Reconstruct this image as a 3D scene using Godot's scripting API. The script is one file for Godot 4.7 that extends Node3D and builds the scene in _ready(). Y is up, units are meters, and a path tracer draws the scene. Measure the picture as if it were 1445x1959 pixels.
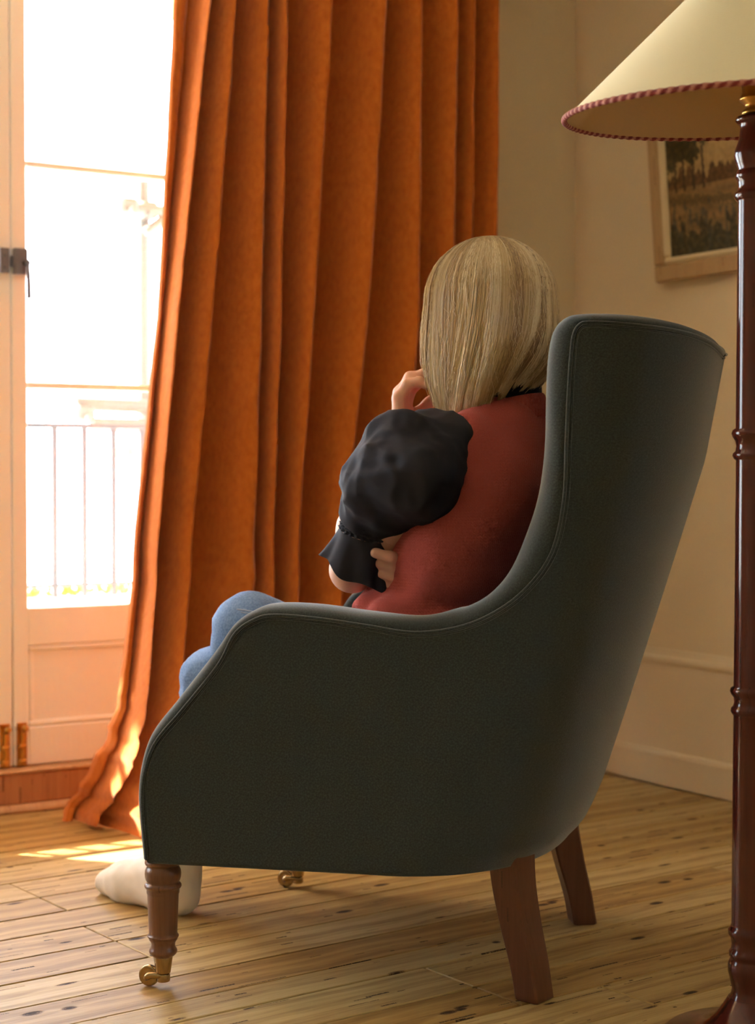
extends Node3D
# A reading-room corner: woman in a green wing chair, velvet curtain, french doors, floor lamp.

var M := {}
var used := {}
var rng := RandomNumberGenerator.new()
const CHAIR := Vector3(1.709, 0, -2.72)
const CHAIR_TURN := 132.1


# ---------------------------------------------------------------- mesh building
class MB:
	var v := PackedVector3Array()
	var n := PackedVector3Array()
	var t := PackedVector2Array()
	var t2 := PackedVector2Array()
	var c := PackedColorArray()
	var ix := PackedInt32Array()
	var colored := false
	var second := false

	func vert(p: Vector3, nn: Vector3, uv := Vector2.ZERO, col := Color.WHITE) -> int:
		v.append(p); n.append(nn); t.append(uv); t2.append(uv); c.append(col)
		return v.size() - 1

	func tri(a: int, b: int, d: int) -> void:
		ix.append(a); ix.append(b); ix.append(d)

	# rows of points; the normal is along-row x across-rows unless flipped
	func grid(rows: Array, cu := false, flip := false, normals = null, us := 1.0, vs := 1.0, off := Vector2.ZERO, col = null) -> void:
		var nr := rows.size()
		var nc: int = rows[0].size()
		var cols := nc + (1 if cu else 0)
		var base := v.size()
		var vlen := 0.0
		for i in nr:
			var row: PackedVector3Array = rows[i]
			var up: PackedVector3Array = rows[mini(i + 1, nr - 1)]
			var dn: PackedVector3Array = rows[maxi(i - 1, 0)]
			var ulen := 0.0
			if i > 0:
				vlen += (row[nc / 2] - dn[nc / 2]).length()
			for j in cols:
				var jj := j % nc
				if j > 0:
					ulen += (row[jj] - row[(j - 1) % nc]).length()
				var nn: Vector3
				if normals != null:
					nn = normals[i][jj]
				else:
					var a := (jj + nc - 1) % nc if cu else maxi(jj - 1, 0)
					var b := (jj + 1) % nc if cu else mini(jj + 1, nc - 1)
					var du := row[b] - row[a]
					if du.length_squared() < 1e-14:
						var other: PackedVector3Array = up if i < nr / 2 else dn
						du = other[b] - other[a]
					var dv := up[jj] - dn[jj]
					if dv.length_squared() < 1e-14:
						dv = up[b] - dn[b]
					nn = du.cross(dv).normalized()
					if flip:
						nn = -nn
				vert(row[jj], nn, Vector2(ulen * us, vlen * vs) + off, Color.WHITE if col == null else (col[i][jj] if col is Array else col))
		for i in nr - 1:
			for j in cols - 1:
				var a := base + i * cols + j
				var b := a + 1
				var d := a + cols
				var e := d + 1
				if flip:
					tri(a, b, e); tri(a, e, d)
				else:
					tri(a, e, b); tri(a, d, e)

	func fan(ring: PackedVector3Array, normal: Vector3, uvs := 1.0) -> void:
		var ctr := Vector3.ZERO
		for p in ring:
			ctr += p
		ctr /= ring.size()
		var o := vert(ctr, normal, Vector2(ctr.x, ctr.z) * uvs)
		var first := v.size()
		for p in ring:
			vert(p, normal, Vector2(p.x, p.z) * uvs)
		for k in ring.size():
			var a := first + k
			var b := first + (k + 1) % ring.size()
			if (ring[k] - ctr).cross(ring[(k + 1) % ring.size()] - ctr).dot(normal) > 0:
				tri(o, b, a)
			else:
				tri(o, a, b)

	func quad(a: Vector3, b: Vector3, d: Vector3, e: Vector3, uo := Vector2.ZERO, us := Vector2.ONE) -> void:
		# a b d e counter-clockwise seen from the front
		var nn := (b - a).cross(e - a)
		if nn.length_squared() < 1e-16:
			nn = (d - b).cross(e - b)
		nn = nn.normalized()
		var k := []
		var an := nn.abs()
		for p: Vector3 in [a, b, d, e]:
			var uv := Vector2(p.x, p.z) if an.y >= an.x and an.y >= an.z else (Vector2(p.x, p.y) if an.z >= an.x else Vector2(p.z, p.y))
			k.append(vert(p, nn, uv * us + uo))
		tri(k[0], k[2], k[1]); tri(k[0], k[3], k[2])

	# chamfered box
	func box(at: Vector3, size: Vector3, bev := 0.003, basis := Basis.IDENTITY, uo := Vector2.ZERO, us := Vector2.ONE) -> void:
		var h := size / 2
		bev = minf(bev, minf(h.x, minf(h.y, h.z)) * 0.9)
		var P := func(s: Vector3, ax: int) -> Vector3:
			var q := Vector3(s.x * h.x, s.y * h.y, s.z * h.z)
			for k in 3:
				if k != ax:
					q[k] -= s[k] * bev
			return at + basis * q
		for ax in 3:
			var u := (ax + 1) % 3
			var w := (ax + 2) % 3
			for s in [-1.0, 1.0]:
				var cs := []
				for q in [[-1, -1], [1, -1], [1, 1], [-1, 1]]:
					var sv := Vector3.ZERO
					sv[ax] = s; sv[u] = q[0]; sv[w] = q[1]
					cs.append(P.call(sv, ax))
				out_quad(at, cs[0], cs[1], cs[2], cs[3], uo, us)
			for su in [-1.0, 1.0]:
				for sw in [-1.0, 1.0]:
					var lo := Vector3.ZERO
					lo[u] = su; lo[w] = sw; lo[ax] = -1
					var hi := lo
					hi[ax] = 1
					out_quad(at, P.call(lo, u), P.call(hi, u), P.call(hi, w), P.call(lo, w), uo, us)
		for sx in [-1.0, 1.0]:
			for sy in [-1.0, 1.0]:
				for sz in [-1.0, 1.0]:
					var s := Vector3(sx, sy, sz)
					var a: Vector3 = P.call(s, 0)
					var b: Vector3 = P.call(s, 1)
					var d: Vector3 = P.call(s, 2)
					var nn := (b - a).cross(d - a).normalized()
					if nn.dot(basis * s) < 0:
						nn = -nn
						var q := b
						b = d
						d = q
					var k0 := vert(a, nn, uo); var k1 := vert(b, nn, uo); var k2 := vert(d, nn, uo)
					tri(k0, k2, k1)

	func out_quad(ctr: Vector3, a: Vector3, b: Vector3, d: Vector3, e: Vector3, uo: Vector2, us: Vector2) -> void:
		if (b - a).cross(e - a).dot((a + d) / 2 - ctr) < 0:
			quad(a, e, d, b, uo, us)
		else:
			quad(a, b, d, e, uo, us)

	func tube(path: PackedVector3Array, r, seg := 8, caps := true, col = null, closed := false) -> void:
		var rows := []
		var np := path.size()
		var ref := Vector3.ZERO
		for i in np:
			var a := path[(i + np - 1) % np if closed else maxi(i - 1, 0)]
			var b := path[(i + 1) % np if closed else mini(i + 1, np - 1)]
			var d := (b - a).normalized()
			if ref == Vector3.ZERO:
				ref = d.cross(Vector3.UP if absf(d.y) < 0.9 else Vector3.RIGHT).normalized()
			ref = (ref - d * ref.dot(d)).normalized()
			var w := d.cross(ref)
			var rr: float = r[i] if r is Array or r is PackedFloat32Array else r
			var row := PackedVector3Array()
			for k in seg:
				var ang := TAU * k / seg
				row.append(path[i] + (ref * cos(ang) + w * sin(ang)) * rr)
			rows.append(row)
		if closed:
			rows.append(rows[0])
		grid(rows, true, false, null, 1, 1, Vector2.ZERO, col)
		if caps and not closed:
			fan(rows[0], (path[0] - path[1]).normalized())
			fan(rows[np - 1], (path[np - 1] - path[np - 2]).normalized())

	# profile of (radius, height) from bottom to top
	func lathe(prof: PackedVector2Array, at := Vector3.ZERO, seg := 32, basis := Basis.IDENTITY, caps := true) -> void:
		var rows := []
		for q in prof:
			var row := PackedVector3Array()
			for k in seg:
				var ang := TAU * k / seg
				row.append(at + basis * Vector3(cos(ang) * q.x, q.y, -sin(ang) * q.x))
			rows.append(row)
		grid(rows, true)
		if caps:
			if prof[0].x > 1e-4:
				fan(rows[0], basis * Vector3.DOWN)
			if prof[-1].x > 1e-4:
				fan(rows[-1], basis * Vector3.UP)

	func mesh() -> ArrayMesh:
		var a := []
		a.resize(Mesh.ARRAY_MAX)
		a[Mesh.ARRAY_VERTEX] = v
		a[Mesh.ARRAY_NORMAL] = n
		a[Mesh.ARRAY_TEX_UV] = t
		if second:
			a[Mesh.ARRAY_TEX_UV2] = t2
		if colored:
			a[Mesh.ARRAY_COLOR] = c
		a[Mesh.ARRAY_INDEX] = ix
		var m := ArrayMesh.new()
		m.add_surface_from_arrays(Mesh.PRIMITIVE_TRIANGLES, a)
		return m


# ---------------------------------------------------------------- distance fields and surface nets
class Field:
	var o: Vector3
	var h: float
	var nx: int
	var ny: int
	var nz: int
	var s := PackedFloat32Array()
	var k := 0.02
	var noise: FastNoiseLite
	var amp := 0.0
	var nscale := Vector3.ONE

	func _init(lo: Vector3, hi: Vector3, cell: float, blend: float) -> void:
		o = lo; h = cell; k = blend
		nx = ceili((hi.x - lo.x) / h) + 1
		ny = ceili((hi.y - lo.y) / h) + 1
		nz = ceili((hi.z - lo.z) / h) + 1
		s.resize(nx * ny * nz)
		s.fill(1.0)

	# tapered capsule, seen in space scaled by sc (ellipse sections)
	func cap(a: Vector3, b: Vector3, ra: float, rb: float, sc := Vector3.ONE, carve := false, kk := -1.0) -> void:
		if kk < 0:
			kk = k
		var m := maxf(ra, rb) + kk + 2.5 * h
		var mv := Vector3(m / sc.x, m / sc.y, m / sc.z)
		var lo := (a.min(b) - mv - o) / h
		var hi := (a.max(b) + mv - o) / h
		var i0 := clampi(floori(lo.x), 0, nx - 1); var i1 := clampi(ceili(hi.x), 0, nx - 1)
		var j0 := clampi(floori(lo.y), 0, ny - 1); var j1 := clampi(ceili(hi.y), 0, ny - 1)
		var k0 := clampi(floori(lo.z), 0, nz - 1); var k1 := clampi(ceili(hi.z), 0, nz - 1)
		var A := a * sc
		var ba := b * sc - A
		var inv := 1.0 / maxf(ba.length_squared(), 1e-9)
		var dr := rb - ra
		for kz in range(k0, k1 + 1):
			for jy in range(j0, j1 + 1):
				var at := (kz * ny + jy) * nx
				for i in range(i0, i1 + 1):
					var pa := (o + Vector3(i, jy, kz) * h) * sc - A
					var u := clampf(pa.dot(ba) * inv, 0.0, 1.0)
					var d := (pa - ba * u).length() - ra - dr * u
					var old := s[at + i]
					if carve:
						d = -d
						var q := maxf(kk - absf(old - d), 0.0)
						s[at + i] = maxf(old, d) + q * q * 0.25 / kk
					else:
						if d < old + kk:
							var q := maxf(kk - absf(old - d), 0.0)
							s[at + i] = minf(old, d) - q * q * 0.25 / kk

	func chain(pts: Array, rr: Array, sc := Vector3.ONE) -> void:
		for q in pts.size() - 1:
			cap(pts[q], pts[q + 1], rr[q], rr[q + 1], sc)

	func ruffle(f: FastNoiseLite, a: float, scale = Vector3.ONE) -> void:
		var band := 3.0 * h + absf(a)
		for kz in nz:
			for jy in ny:
				var at := (kz * ny + jy) * nx
				for i in nx:
					if absf(s[at + i]) < band:
						s[at + i] += a * f.get_noise_3dv((o + Vector3(i, jy, kz) * h) * scale)

	func net(mb: MB, below := -9.0, above := 9.0) -> void:
		var id := PackedInt32Array()
		id.resize(nx * ny * nz)
		id.fill(-1)
		var near := 4.0 * h
		var sy := nx
		var sz := nx * ny
		var cells := PackedInt32Array()
		var first := mb.v.size()
		var corner := [0, 1, sy, sy + 1, sz, sz + 1, sz + sy, sz + sy + 1]
		for kz in nz - 1:
			for jy in ny - 1:
				var at := (kz * ny + jy) * nx
				for i in nx - 1:
					var e := at + i
					if absf(s[e]) > near:
						continue
					var neg := 0
					for q: int in corner:
						if s[e + q] < 0.0:
							neg += 1
					if neg == 0 or neg == 8:
						continue
					var sum := Vector3.ZERO
					var cnt := 0
					for q in 8:
						var da := s[e + corner[q]]
						for b in [1, 2, 4]:
							if q & b:
								continue
							var db := s[e + corner[q | b]]
							if (da < 0.0) != (db < 0.0):
								var u := da / (da - db)
								var p := Vector3(q & 1, (q >> 1) & 1, q >> 2)
								if b == 1: p.x += u
								elif b == 2: p.y += u
								else: p.z += u
								sum += p
								cnt += 1
					id[e] = mb.vert(o + (Vector3(i, jy, kz) + sum / cnt) * h, Vector3.ZERO)
					cells.append(e)
		var acc := PackedVector3Array()
		acc.resize(mb.v.size() - first)
		var step := [1, sy, sz]
		for e in cells:
			for ax in 3:
				var d0 := s[e] < 0.0
				var far: int = e + step[ax]
				if d0 == (s[far] < 0.0):
					continue
				var u: int = step[(ax + 1) % 3]
				var w: int = step[(ax + 2) % 3]
				if e - u - w < 0:
					continue
				var a := id[e - u - w]; var b := id[e - w]; var c := id[e]; var d := id[e - u]
				if a < 0 or b < 0 or c < 0 or d < 0:
					continue
				if not d0:
					var x := b
					b = d
					d = x
				# a b c d counter-clockwise from outside
				var nn := (mb.v[c] - mb.v[a]).cross(mb.v[d] - mb.v[b])
				for q in [a, b, c, d]:
					acc[q - first] += nn
				mb.tri(a, c, b); mb.tri(a, d, c)
		for q in acc.size():
			mb.n[first + q] = acc[q].normalized()


# ---------------------------------------------------------------- naming and placing
func numbered(called: String) -> String:
	var k: int = used.get(called, -1) + 1
	used[called] = k
	return called if k == 0 else "%s_%03d" % [called, k]


func obj(called: String, mb, m: Material, parent: Node = self) -> MeshInstance3D:
	var o := MeshInstance3D.new()
	o.name = numbered(called) if parent == self else called
	o.mesh = mb.mesh() if mb is MB else mb
	o.material_override = m
	parent.add_child(o, true)
	return o


func thing(called: String, label: String, category: String, at := Vector3.ZERO, turn := 0.0, group := "") -> Node3D:
	var o := Node3D.new()
	o.name = numbered(called)
	add_child(o, true)
	o.position = at
	o.rotation_degrees.y = turn
	tag(o, label, category, group)
	return o


func tag(o: Node, label: String, category: String, group := "") -> void:
	o.set_meta("label", label)
	o.set_meta("category", category)
	if group:
		o.set_meta("group", group)


func structure(o: Node, label: String, category: String) -> Node:
	tag(o, label, category)
	o.set_meta("kind", "structure")
	return o


# ---------------------------------------------------------------- curves
func crom(pts: Array, count: int) -> PackedVector3Array:
	var out := PackedVector3Array()
	var m := pts.size() - 1
	for i in count:
		var u := float(i) / (count - 1) * m
		var k := mini(int(u), m - 1)
		var f := u - k
		var p0: Vector3 = pts[maxi(k - 1, 0)]
		var p1: Vector3 = pts[k]
		var p2: Vector3 = pts[k + 1]
		var p3: Vector3 = pts[mini(k + 2, m)]
		out.append(p1.cubic_interpolate(p2, p0, p3, f))
	return out


func lut(xs: Array, ys: Array, x: float) -> float:
	if x <= xs[0]:
		return ys[0] + (x - xs[0]) * (ys[1] - ys[0]) / (xs[1] - xs[0])
	for k in xs.size() - 1:
		if x <= xs[k + 1] or k == xs.size() - 2:
			return lerpf(ys[k], ys[k + 1], (x - xs[k]) / (xs[k + 1] - xs[k]))
	return ys[-1]


# ---------------------------------------------------------------- textures and materials
func fnl(freq: float, seed_: int, octaves := 4, kind := FastNoiseLite.TYPE_SIMPLEX_SMOOTH) -> FastNoiseLite:
	var f := FastNoiseLite.new()
	f.noise_type = kind
	f.seed = seed_
	f.frequency = freq
	f.fractal_octaves = octaves
	return f


func nimg(size: int, freq: float, seed_: int, octaves := 4, kind := FastNoiseLite.TYPE_SIMPLEX_SMOOTH) -> Image:
	var im := fnl(freq, seed_, octaves, kind).get_seamless_image(size, size)
	im.convert(Image.FORMAT_L8)
	return im


func tex(im: Image) -> ImageTexture:
	im.generate_mipmaps()
	return ImageTexture.create_from_image(im)


# grey image to colours along a list of stops
func ramp(im: Image, stops: Array) -> Image:
	var d := im.get_data()
	var table := PackedByteArray()
	table.resize(768)
	for k in 256:
		var u := k / 255.0 * (stops.size() - 1)
		var a := mini(int(u), stops.size() - 2)
		var col: Color = (stops[a] as Color).lerp(stops[a + 1], u - a)
		table[k * 3] = col.r8; table[k * 3 + 1] = col.g8; table[k * 3 + 2] = col.b8
	var n := im.get_width() * im.get_height()
	var out := PackedByteArray()
	out.resize(n * 3)
	for k in n:
		var q := d[k] * 3
		out[k * 3] = table[q]; out[k * 3 + 1] = table[q + 1]; out[k * 3 + 2] = table[q + 2]
	return Image.create_from_data(im.get_width(), im.get_height(), false, Image.FORMAT_RGB8, out)


func bump(im: Image, strength: float) -> ImageTexture:
	var b: Image = im.duplicate()
	b.convert(Image.FORMAT_RGBA8)
	b.bump_map_to_normal_map(strength)
	return tex(b)


func flat(col: Color, rough := 0.6, metal := 0.0) -> StandardMaterial3D:
	var m := StandardMaterial3D.new()
	m.albedo_color = col
	m.roughness = rough
	m.metallic = metal
	return m


func tri_map(m: StandardMaterial3D, scale, world := false) -> StandardMaterial3D:
	m.uv1_triplanar = true
	m.uv1_world_triplanar = world
	m.uv1_scale = scale if scale is Vector3 else Vector3.ONE * scale
	return m


# plank colours: grain lines that wander along the board, knots, nail holes, dark streaks; u runs along the board
func wood_image(w: int, h: int, seed_: int, stops: Array, lines: float, knots: int, marks: int) -> Array:
	var r := RandomNumberGenerator.new()
	r.seed = seed_
	var warp := fnl(0.006, seed_ + 1, 2)
	var prof := fnl(0.035 * lines, seed_ + 2, 4)
	var tone := fnl(0.012, seed_ + 3, 3)
	var fine := nimg(256, 0.05, seed_ + 4, 3).get_data()
	var kn := []
	for q in knots:
		kn.append([r.randf() * w, r.randf_range(0.12, 0.88) * h, r.randf_range(7, 17), r.randf_range(3.5, 7.5)])
	var table := PackedFloat32Array()
	table.resize(4096)
	for q in 4096:
		table[q] = prof.get_noise_1d(q * 0.25)
	var grey := PackedByteArray()
	grey.resize(w * h)
	var offs := PackedFloat32Array()
	offs.resize(w)
	for x in w:
		offs[x] = warp.get_noise_1d(x * 0.5) * 12.0 + 150.0
	for y in h:
		var ky := []
		for q in kn:
			if absf(y - q[1]) < 34:
				ky.append(q)
		for x in w:
			var push := offs[x] + warp.get_noise_2d(x * 0.4, y * 2.0) * 4.0
			var dark := 0.0
			for q in ky:
				var dx: float = (x - q[0]) / q[2]
				var dy: float = (y - q[1]) / q[3]
				var e := dx * dx * 0.35 + dy * dy
				if e < 22.0:
					push += signf(dy) * 11.0 * exp(-e * 0.22)
					var rr := dx * dx + dy * dy
					if rr < 1.0:
						dark = maxf(dark, 0.62 - 0.3 * rr + 0.12 * sin(rr * 16.0))
					elif rr < 1.7:
						dark = maxf(dark, 0.2 * (1.7 - rr) / 0.7)
			var g := table[clampi(int((y + push) * 4.0), 0, 4095)]
			var f := fine[((y * 5) & 255) * 256 + ((x >> 2) & 255)] / 255.0 - 0.5
			var val := 0.62 + g * 0.30 + f * 0.22 - dark
			grey[y * w + x] = clampi(int(val * 255), 0, 255)
	# nail holes, chips and short dark splits
	for q in marks:
		var mx := r.randi() % w
		var my := r.randi() % h
		var lx := r.randi_range(2, 12) if r.randf() < 0.7 else r.randi_range(14, 46)
		var ly := r.randi_range(1, 2)
		var deep := r.randi_range(70, 190)
		for yy in range(maxi(my - ly, 0), mini(my + ly, h)):
			for xx in range(maxi(mx - lx, 0), mini(mx + lx, w)):
				if r.randf() < 0.8:
					grey[yy * w + xx] = maxi(grey[yy * w + xx] - deep, 4)
	var im := Image.create_from_data(w, h, false, Image.FORMAT_L8, grey)
	return [ramp(im, stops), im]


func wood(stops: Array, seed_: int, rough: float, scale: Vector3) -> StandardMaterial3D:
	var im: Array = wood_image(256, 256, seed_, stops, 1.6, 0, 14)
	im[0].rotate_90(CLOCKWISE)
	var m := flat(Color.WHITE, rough)
	m.albedo_texture = tex(im[0])
	return tri_map(m, scale)


func knit_images() -> Array:
	# V stitches, 4 x 4 per tile
	var n := 128
	var hgt := PackedByteArray()
	hgt.resize(n * n)
	var r := RandomNumberGenerator.new()
	r.seed = 5
	for y in n:
		for x in n:
			var u := fposmod(x / 32.0, 1.0)
			var w := fposmod(y / 32.0, 1.0)
			var leg := absf(u - 0.5) * 2.0
			var across := fposmod(w + leg * 0.55, 1.0)
			var e := (across - 0.5) / 0.42
			var q := maxf(0.0, 1.0 - e * e) * (1.0 - pow(absf(leg - 0.5) * 2.0, 3.0))
			hgt[y * n + x] = clampi(int(60 + 165 * q + r.randi_range(-14, 14)), 0, 255)
	var im := Image.create_from_data(n, n, false, Image.FORMAT_L8, hgt)
	return [im]


func weave_image(n: int, per: int, seed_: int) -> Image:
	var d := PackedByteArray()
	d.resize(n * n)
	var r := RandomNumberGenerator.new()
	r.seed = seed_
	for y in n:
		for x in n:
			var a := sin(TAU * x / per) * sin(TAU * y / per)
			d[y * n + x] = clampi(int(128 + 70 * a + r.randi_range(-40, 40)), 0, 255)
	return Image.create_from_data(n, n, false, Image.FORMAT_L8, d)


# ================================================================ the scene
func _ready() -> void:
	rng.seed = 7
	# camera, sky, sun, exposure
	var cam := Camera3D.new()
	cam.name = "camera"
	var at := CameraAttributesPhysical.new()
	at.frustum_focal_length = 12.0 / (979.5 / 3250.0)
	at.frustum_focus_distance = 2.93
	at.exposure_aperture = 2.6
	cam.keep_aspect = Camera3D.KEEP_HEIGHT
	cam.fov = rad_to_deg(2.0 * atan(979.5 / 3250.0))
	cam.attributes = at
	add_child(cam)
	cam.position = Vector3(0, 0.9, 0)
	cam.rotation = Vector3(-atan(79.5 / 3250.0), deg_to_rad(-32), 0)
	var sky := ProceduralSkyMaterial.new()
	sky.sky_top_color = Color(0.84, 0.92, 1.0)
	sky.sky_horizon_color = Color(0.93, 0.97, 1.0)
	sky.ground_bottom_color = Color(0.93, 0.96, 1.0)
	sky.ground_horizon_color = Color(0.93, 0.97, 1.0)
	sky.sky_energy_multiplier = 1.0
	sky.ground_energy_multiplier = 1.0
	var env := Environment.new()
	env.background_mode = Environment.BG_SKY
	env.sky = Sky.new()
	env.sky.sky_material = sky
	env.background_energy_multiplier = 15.5
	env.tonemap_mode = Environment.TONE_MAPPER_LINEAR
	env.tonemap_exposure = 1.0
	env.sdfgi_enabled = true
	env.ssao_enabled = true
	env.ssil_enabled = true
	var we := WorldEnvironment.new()
	we.name = "environment"
	we.environment = env
	add_child(we)
	var sun := DirectionalLight3D.new()
	sun.name = "sun"
	sun.light_color = Color(1.0, 0.96, 0.88)
	sun.light_energy = 18.0
	sun.light_angular_distance = 0.6
	sun.shadow_enabled = true
	add_child(sun)
	sun.look_at_from_position(Vector3.ZERO, Vector3(0.64, -0.78, 0.77))

	materials()
	room()
	floor_boards()
	doors()
	doors(-1.75, 11)
	outside()
	curtain()
	armchair()
	person()
	floor_lamp()
	picture()


func materials() -> void:
	var plaster := flat(Color8(233, 213, 176), 0.85)
	plaster.normal_enabled = true
	plaster.normal_texture = bump(nimg(256, 0.03, 31, 5), 2.0)
	plaster.normal_scale = 0.25
	M.wall = tri_map(plaster, 1.1, true)
	M.trim = flat(Color8(234, 216, 182), 0.5)
	M.ceiling = flat(Color8(238, 230, 212), 0.9)
	var paint := flat(Color8(252, 249, 242), 0.45)
	paint.normal_enabled = true
	paint.normal_texture = bump(nimg(128, 0.04, 37, 3), 1.5)
	paint.normal_scale = 0.15
	M.paint = tri_map(paint, Vector3(9, 2, 9), true)
	var glass := flat(Color(1, 1, 1, 0.04), 0.02)
	glass.transparency = BaseMaterial3D.TRANSPARENCY_ALPHA
	M.glass = glass
	M.brass = flat(Color8(186, 142, 74), 0.28, 1.0)
	M.old_brass = flat(Color8(168, 146, 108), 0.24, 1.0)
	M.iron = flat(Color8(122, 114, 116), 0.36, 0.85)
	M.steel = flat(Color8(92, 96, 96), 0.55, 0.3)
	M.rail = flat(Color8(78, 80, 90), 0.6)
	M.red_wood = wood([Color8(112, 68, 40), Color8(176, 120, 78), Color8(198, 146, 102)], 41, 0.5, Vector3(3, 3, 3))
	M.light_wood = wood([Color8(150, 104, 66), Color8(196, 152, 108), Color8(214, 176, 134)], 43, 0.55, Vector3(3, 3, 3))
	M.leg = wood([Color8(58, 34, 22), Color8(108, 72, 50), Color8(132, 94, 68)], 47, 0.32, Vector3(7, 2.2, 7))
	M.rear_leg = wood([Color8(56, 28, 18), Color8(98, 58, 40), Color8(116, 74, 54)], 49, 0.42, Vector3(7, 2.2, 7))
	M.mahogany = wood([Color8(44, 18, 14), Color8(74, 30, 23), Color8(92, 40, 31)], 53, 0.14, Vector3(7, 1.6, 7))
	var felt := flat(Color.WHITE, 0.95)
	var fim := nimg(256, 0.06, 61, 5)
	felt.albedo_texture = tex(ramp(fim, [Color8(38, 43, 42), Color8(53, 60, 58), Color8(71, 79, 76)]))
	felt.normal_enabled = true
	felt.normal_texture = bump(nimg(256, 0.11, 62, 4), 4.0)
	felt.normal_scale = 0.3
	felt.metallic_specular = 0.25
	felt.rim_enabled = true
	felt.rim = 1.0
	felt.rim_tint = 0.35
	M.felt = tri_map(felt, 15.0)
	var vel := flat(Color.WHITE, 0.9)
	vel.albedo_texture = tex(ramp(nimg(256, 0.05, 71, 4), [Color8(188, 94, 30), Color8(204, 109, 37), Color8(214, 121, 44)]))
	vel.metallic_specular = 0.2
	vel.rim_enabled = true
	vel.rim = 0.7
	vel.rim_tint = 0.9
	vel.backlight_enabled = true
	vel.backlight = Color(0.04, 0.03, 0.015)
	vel.normal_enabled = true
	vel.normal_texture = bump(nimg(256, 0.09, 72, 4), 3.0)
	vel.normal_scale = 0.3
	M.velvet = tri_map(vel, Vector3(5, 2, 5))


func moved(o: Node3D, by: Vector3) -> Node3D:
	o.position += by
	return o


func room() -> void:
	# room: x -3.2 .. 3.27, z -4.095 .. 1.4, y 0 .. 2.8; two door bays, x 0.80 .. 2.33 and -0.95 .. 0.58, up to 2.52
	var b := MB.new()
	for q in [[2.33, 3.47], [0.58, 0.80], [-3.4, -0.95]]:
		b.box(Vector3((q[0] + q[1]) / 2, 1.3, -4.2475), Vector3(q[1] - q[0], 3.0, 0.305), 0.004)
	for x in [1.565, -0.185]:
		b.box(Vector3(x, 2.66, -4.2475), Vector3(1.53, 0.28, 0.305), 0.004)
	structure(obj("wall_back", b, M.wall), "cream plaster wall behind the orange curtain, holding the glazed doors", "wall")
	b = MB.new()
	# a sash window opening at z 0.5 .. 1.5, behind the photographer
	for q in [[-4.4, 0.5, -0.2, 2.8], [1.5, 4.5, -0.2, 2.8], [0.5, 1.5, -0.2, 0.75], [0.5, 1.5, 2.25, 2.8]]:
		b.box(Vector3(3.42, (q[2] + q[3]) / 2, (q[0] + q[1]) / 2), Vector3(0.30, q[3] - q[2], q[1] - q[0]), 0.004)
	structure(obj("wall_right", b, M.wall), "cream plaster wall with the framed landscape hanging on it", "wall")
	b = MB.new()
	b.box(Vector3(-3.35, 1.3, 0.05), Vector3(0.30, 3.0, 8.9), 0.004)
	structure(obj("wall_left", b, M.wall), "cream plaster wall at the far left, out of the photograph", "wall")
	b = MB.new()
	b.box(Vector3(0.035, 1.3, 4.35), Vector3(6.47, 3.0, 0.30), 0.004)
	structure(obj("wall_front", b, M.wall), "cream plaster wall behind the photographer, facing the glazed doors", "wall")
	b = MB.new()
	b.box(Vector3(0.035, 2.9, 0.05), Vector3(7.1, 0.2, 9.0), 0.004)
	structure(obj("ceiling", b, M.ceiling), "white plaster ceiling above the room, over the photograph's top edge", "ceiling")
	var win := Node3D.new()
	win.name = "window_1"
	add_child(win)
	structure(win, "sash window in the right wall behind the photographer, out of view", "window")
	for q in [0.775, 1.5, 2.225]:
		b = MB.new()
		b.box(Vector3(3.46, q, 1.0), Vector3(0.06, 0.05, 1.0), 0.004)
		obj("sash_rail", b, M.paint, win)
	for z in [0.52, 1.48]:
		for y in [1.1375, 1.8625]:
			b = MB.new()
			b.box(Vector3(3.46, y, z), Vector3(0.05, 0.675, 0.04), 0.004)
			obj("sash_stile", b, M.paint, win)
	for y in [1.1375, 1.8625]:
		b = MB.new()
		b.box(Vector3(3.46, y, 1.0), Vector3(0.004, 0.673, 0.918), 0.0005)
		obj("pane", b, M.glass, win)
	# tall skirting: plinth, flat board, moulded top
	for side in 2:
		var base := Node3D.new()
		base.name = ["baseboard_right", "baseboard_back"][side]
		add_child(base)
		structure(base, ["tall cream skirting board with a moulded top along the right wall", "tall cream skirting board below the wall behind the armchair"][side], "skirting")
		var prof := [Vector2(0, 0.004), Vector2(0.026, 0.004), Vector2(0.026, 0.088), Vector2(0.023, 0.097), Vector2(0.013, 0.102), Vector2(0.012, 0.345), Vector2(0.017, 0.352), Vector2(0.0185, 0.36), Vector2(0.017, 0.367), Vector2(0.009, 0.372), Vector2(0.0055, 0.382), Vector2(0.004, 0.39), Vector2(0, 0.39)]
		for part in 3:
			var q: Array = [prof.slice(0, 5), prof.slice(4, 6), prof.slice(5)][part]
			var rows := []
			for e in 2:
				for sub in 1:
					var row := PackedVector3Array()
					for k in q.size():
						for twice in (2 if k > 0 and k < q.size() - 1 else 1):
							var p: Vector2 = q[k]
							row.append(Vector3(3.27 - p.x, p.y, -4.09 + 8.25 * e) if side == 0 else Vector3(3.27 - 0.92 * e, p.y, -4.095 + p.x))
					rows.append(row)
			b = MB.new()
			for k in rows[0].size() - 1:
				if rows[0][k] != rows[0][k + 1]:
					b.quad(rows[0][k], rows[1][k], rows[1][k + 1], rows[0][k + 1])
			obj(["plinth", "skirting_board", "moulding"][part], b, M.trim, base)


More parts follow.
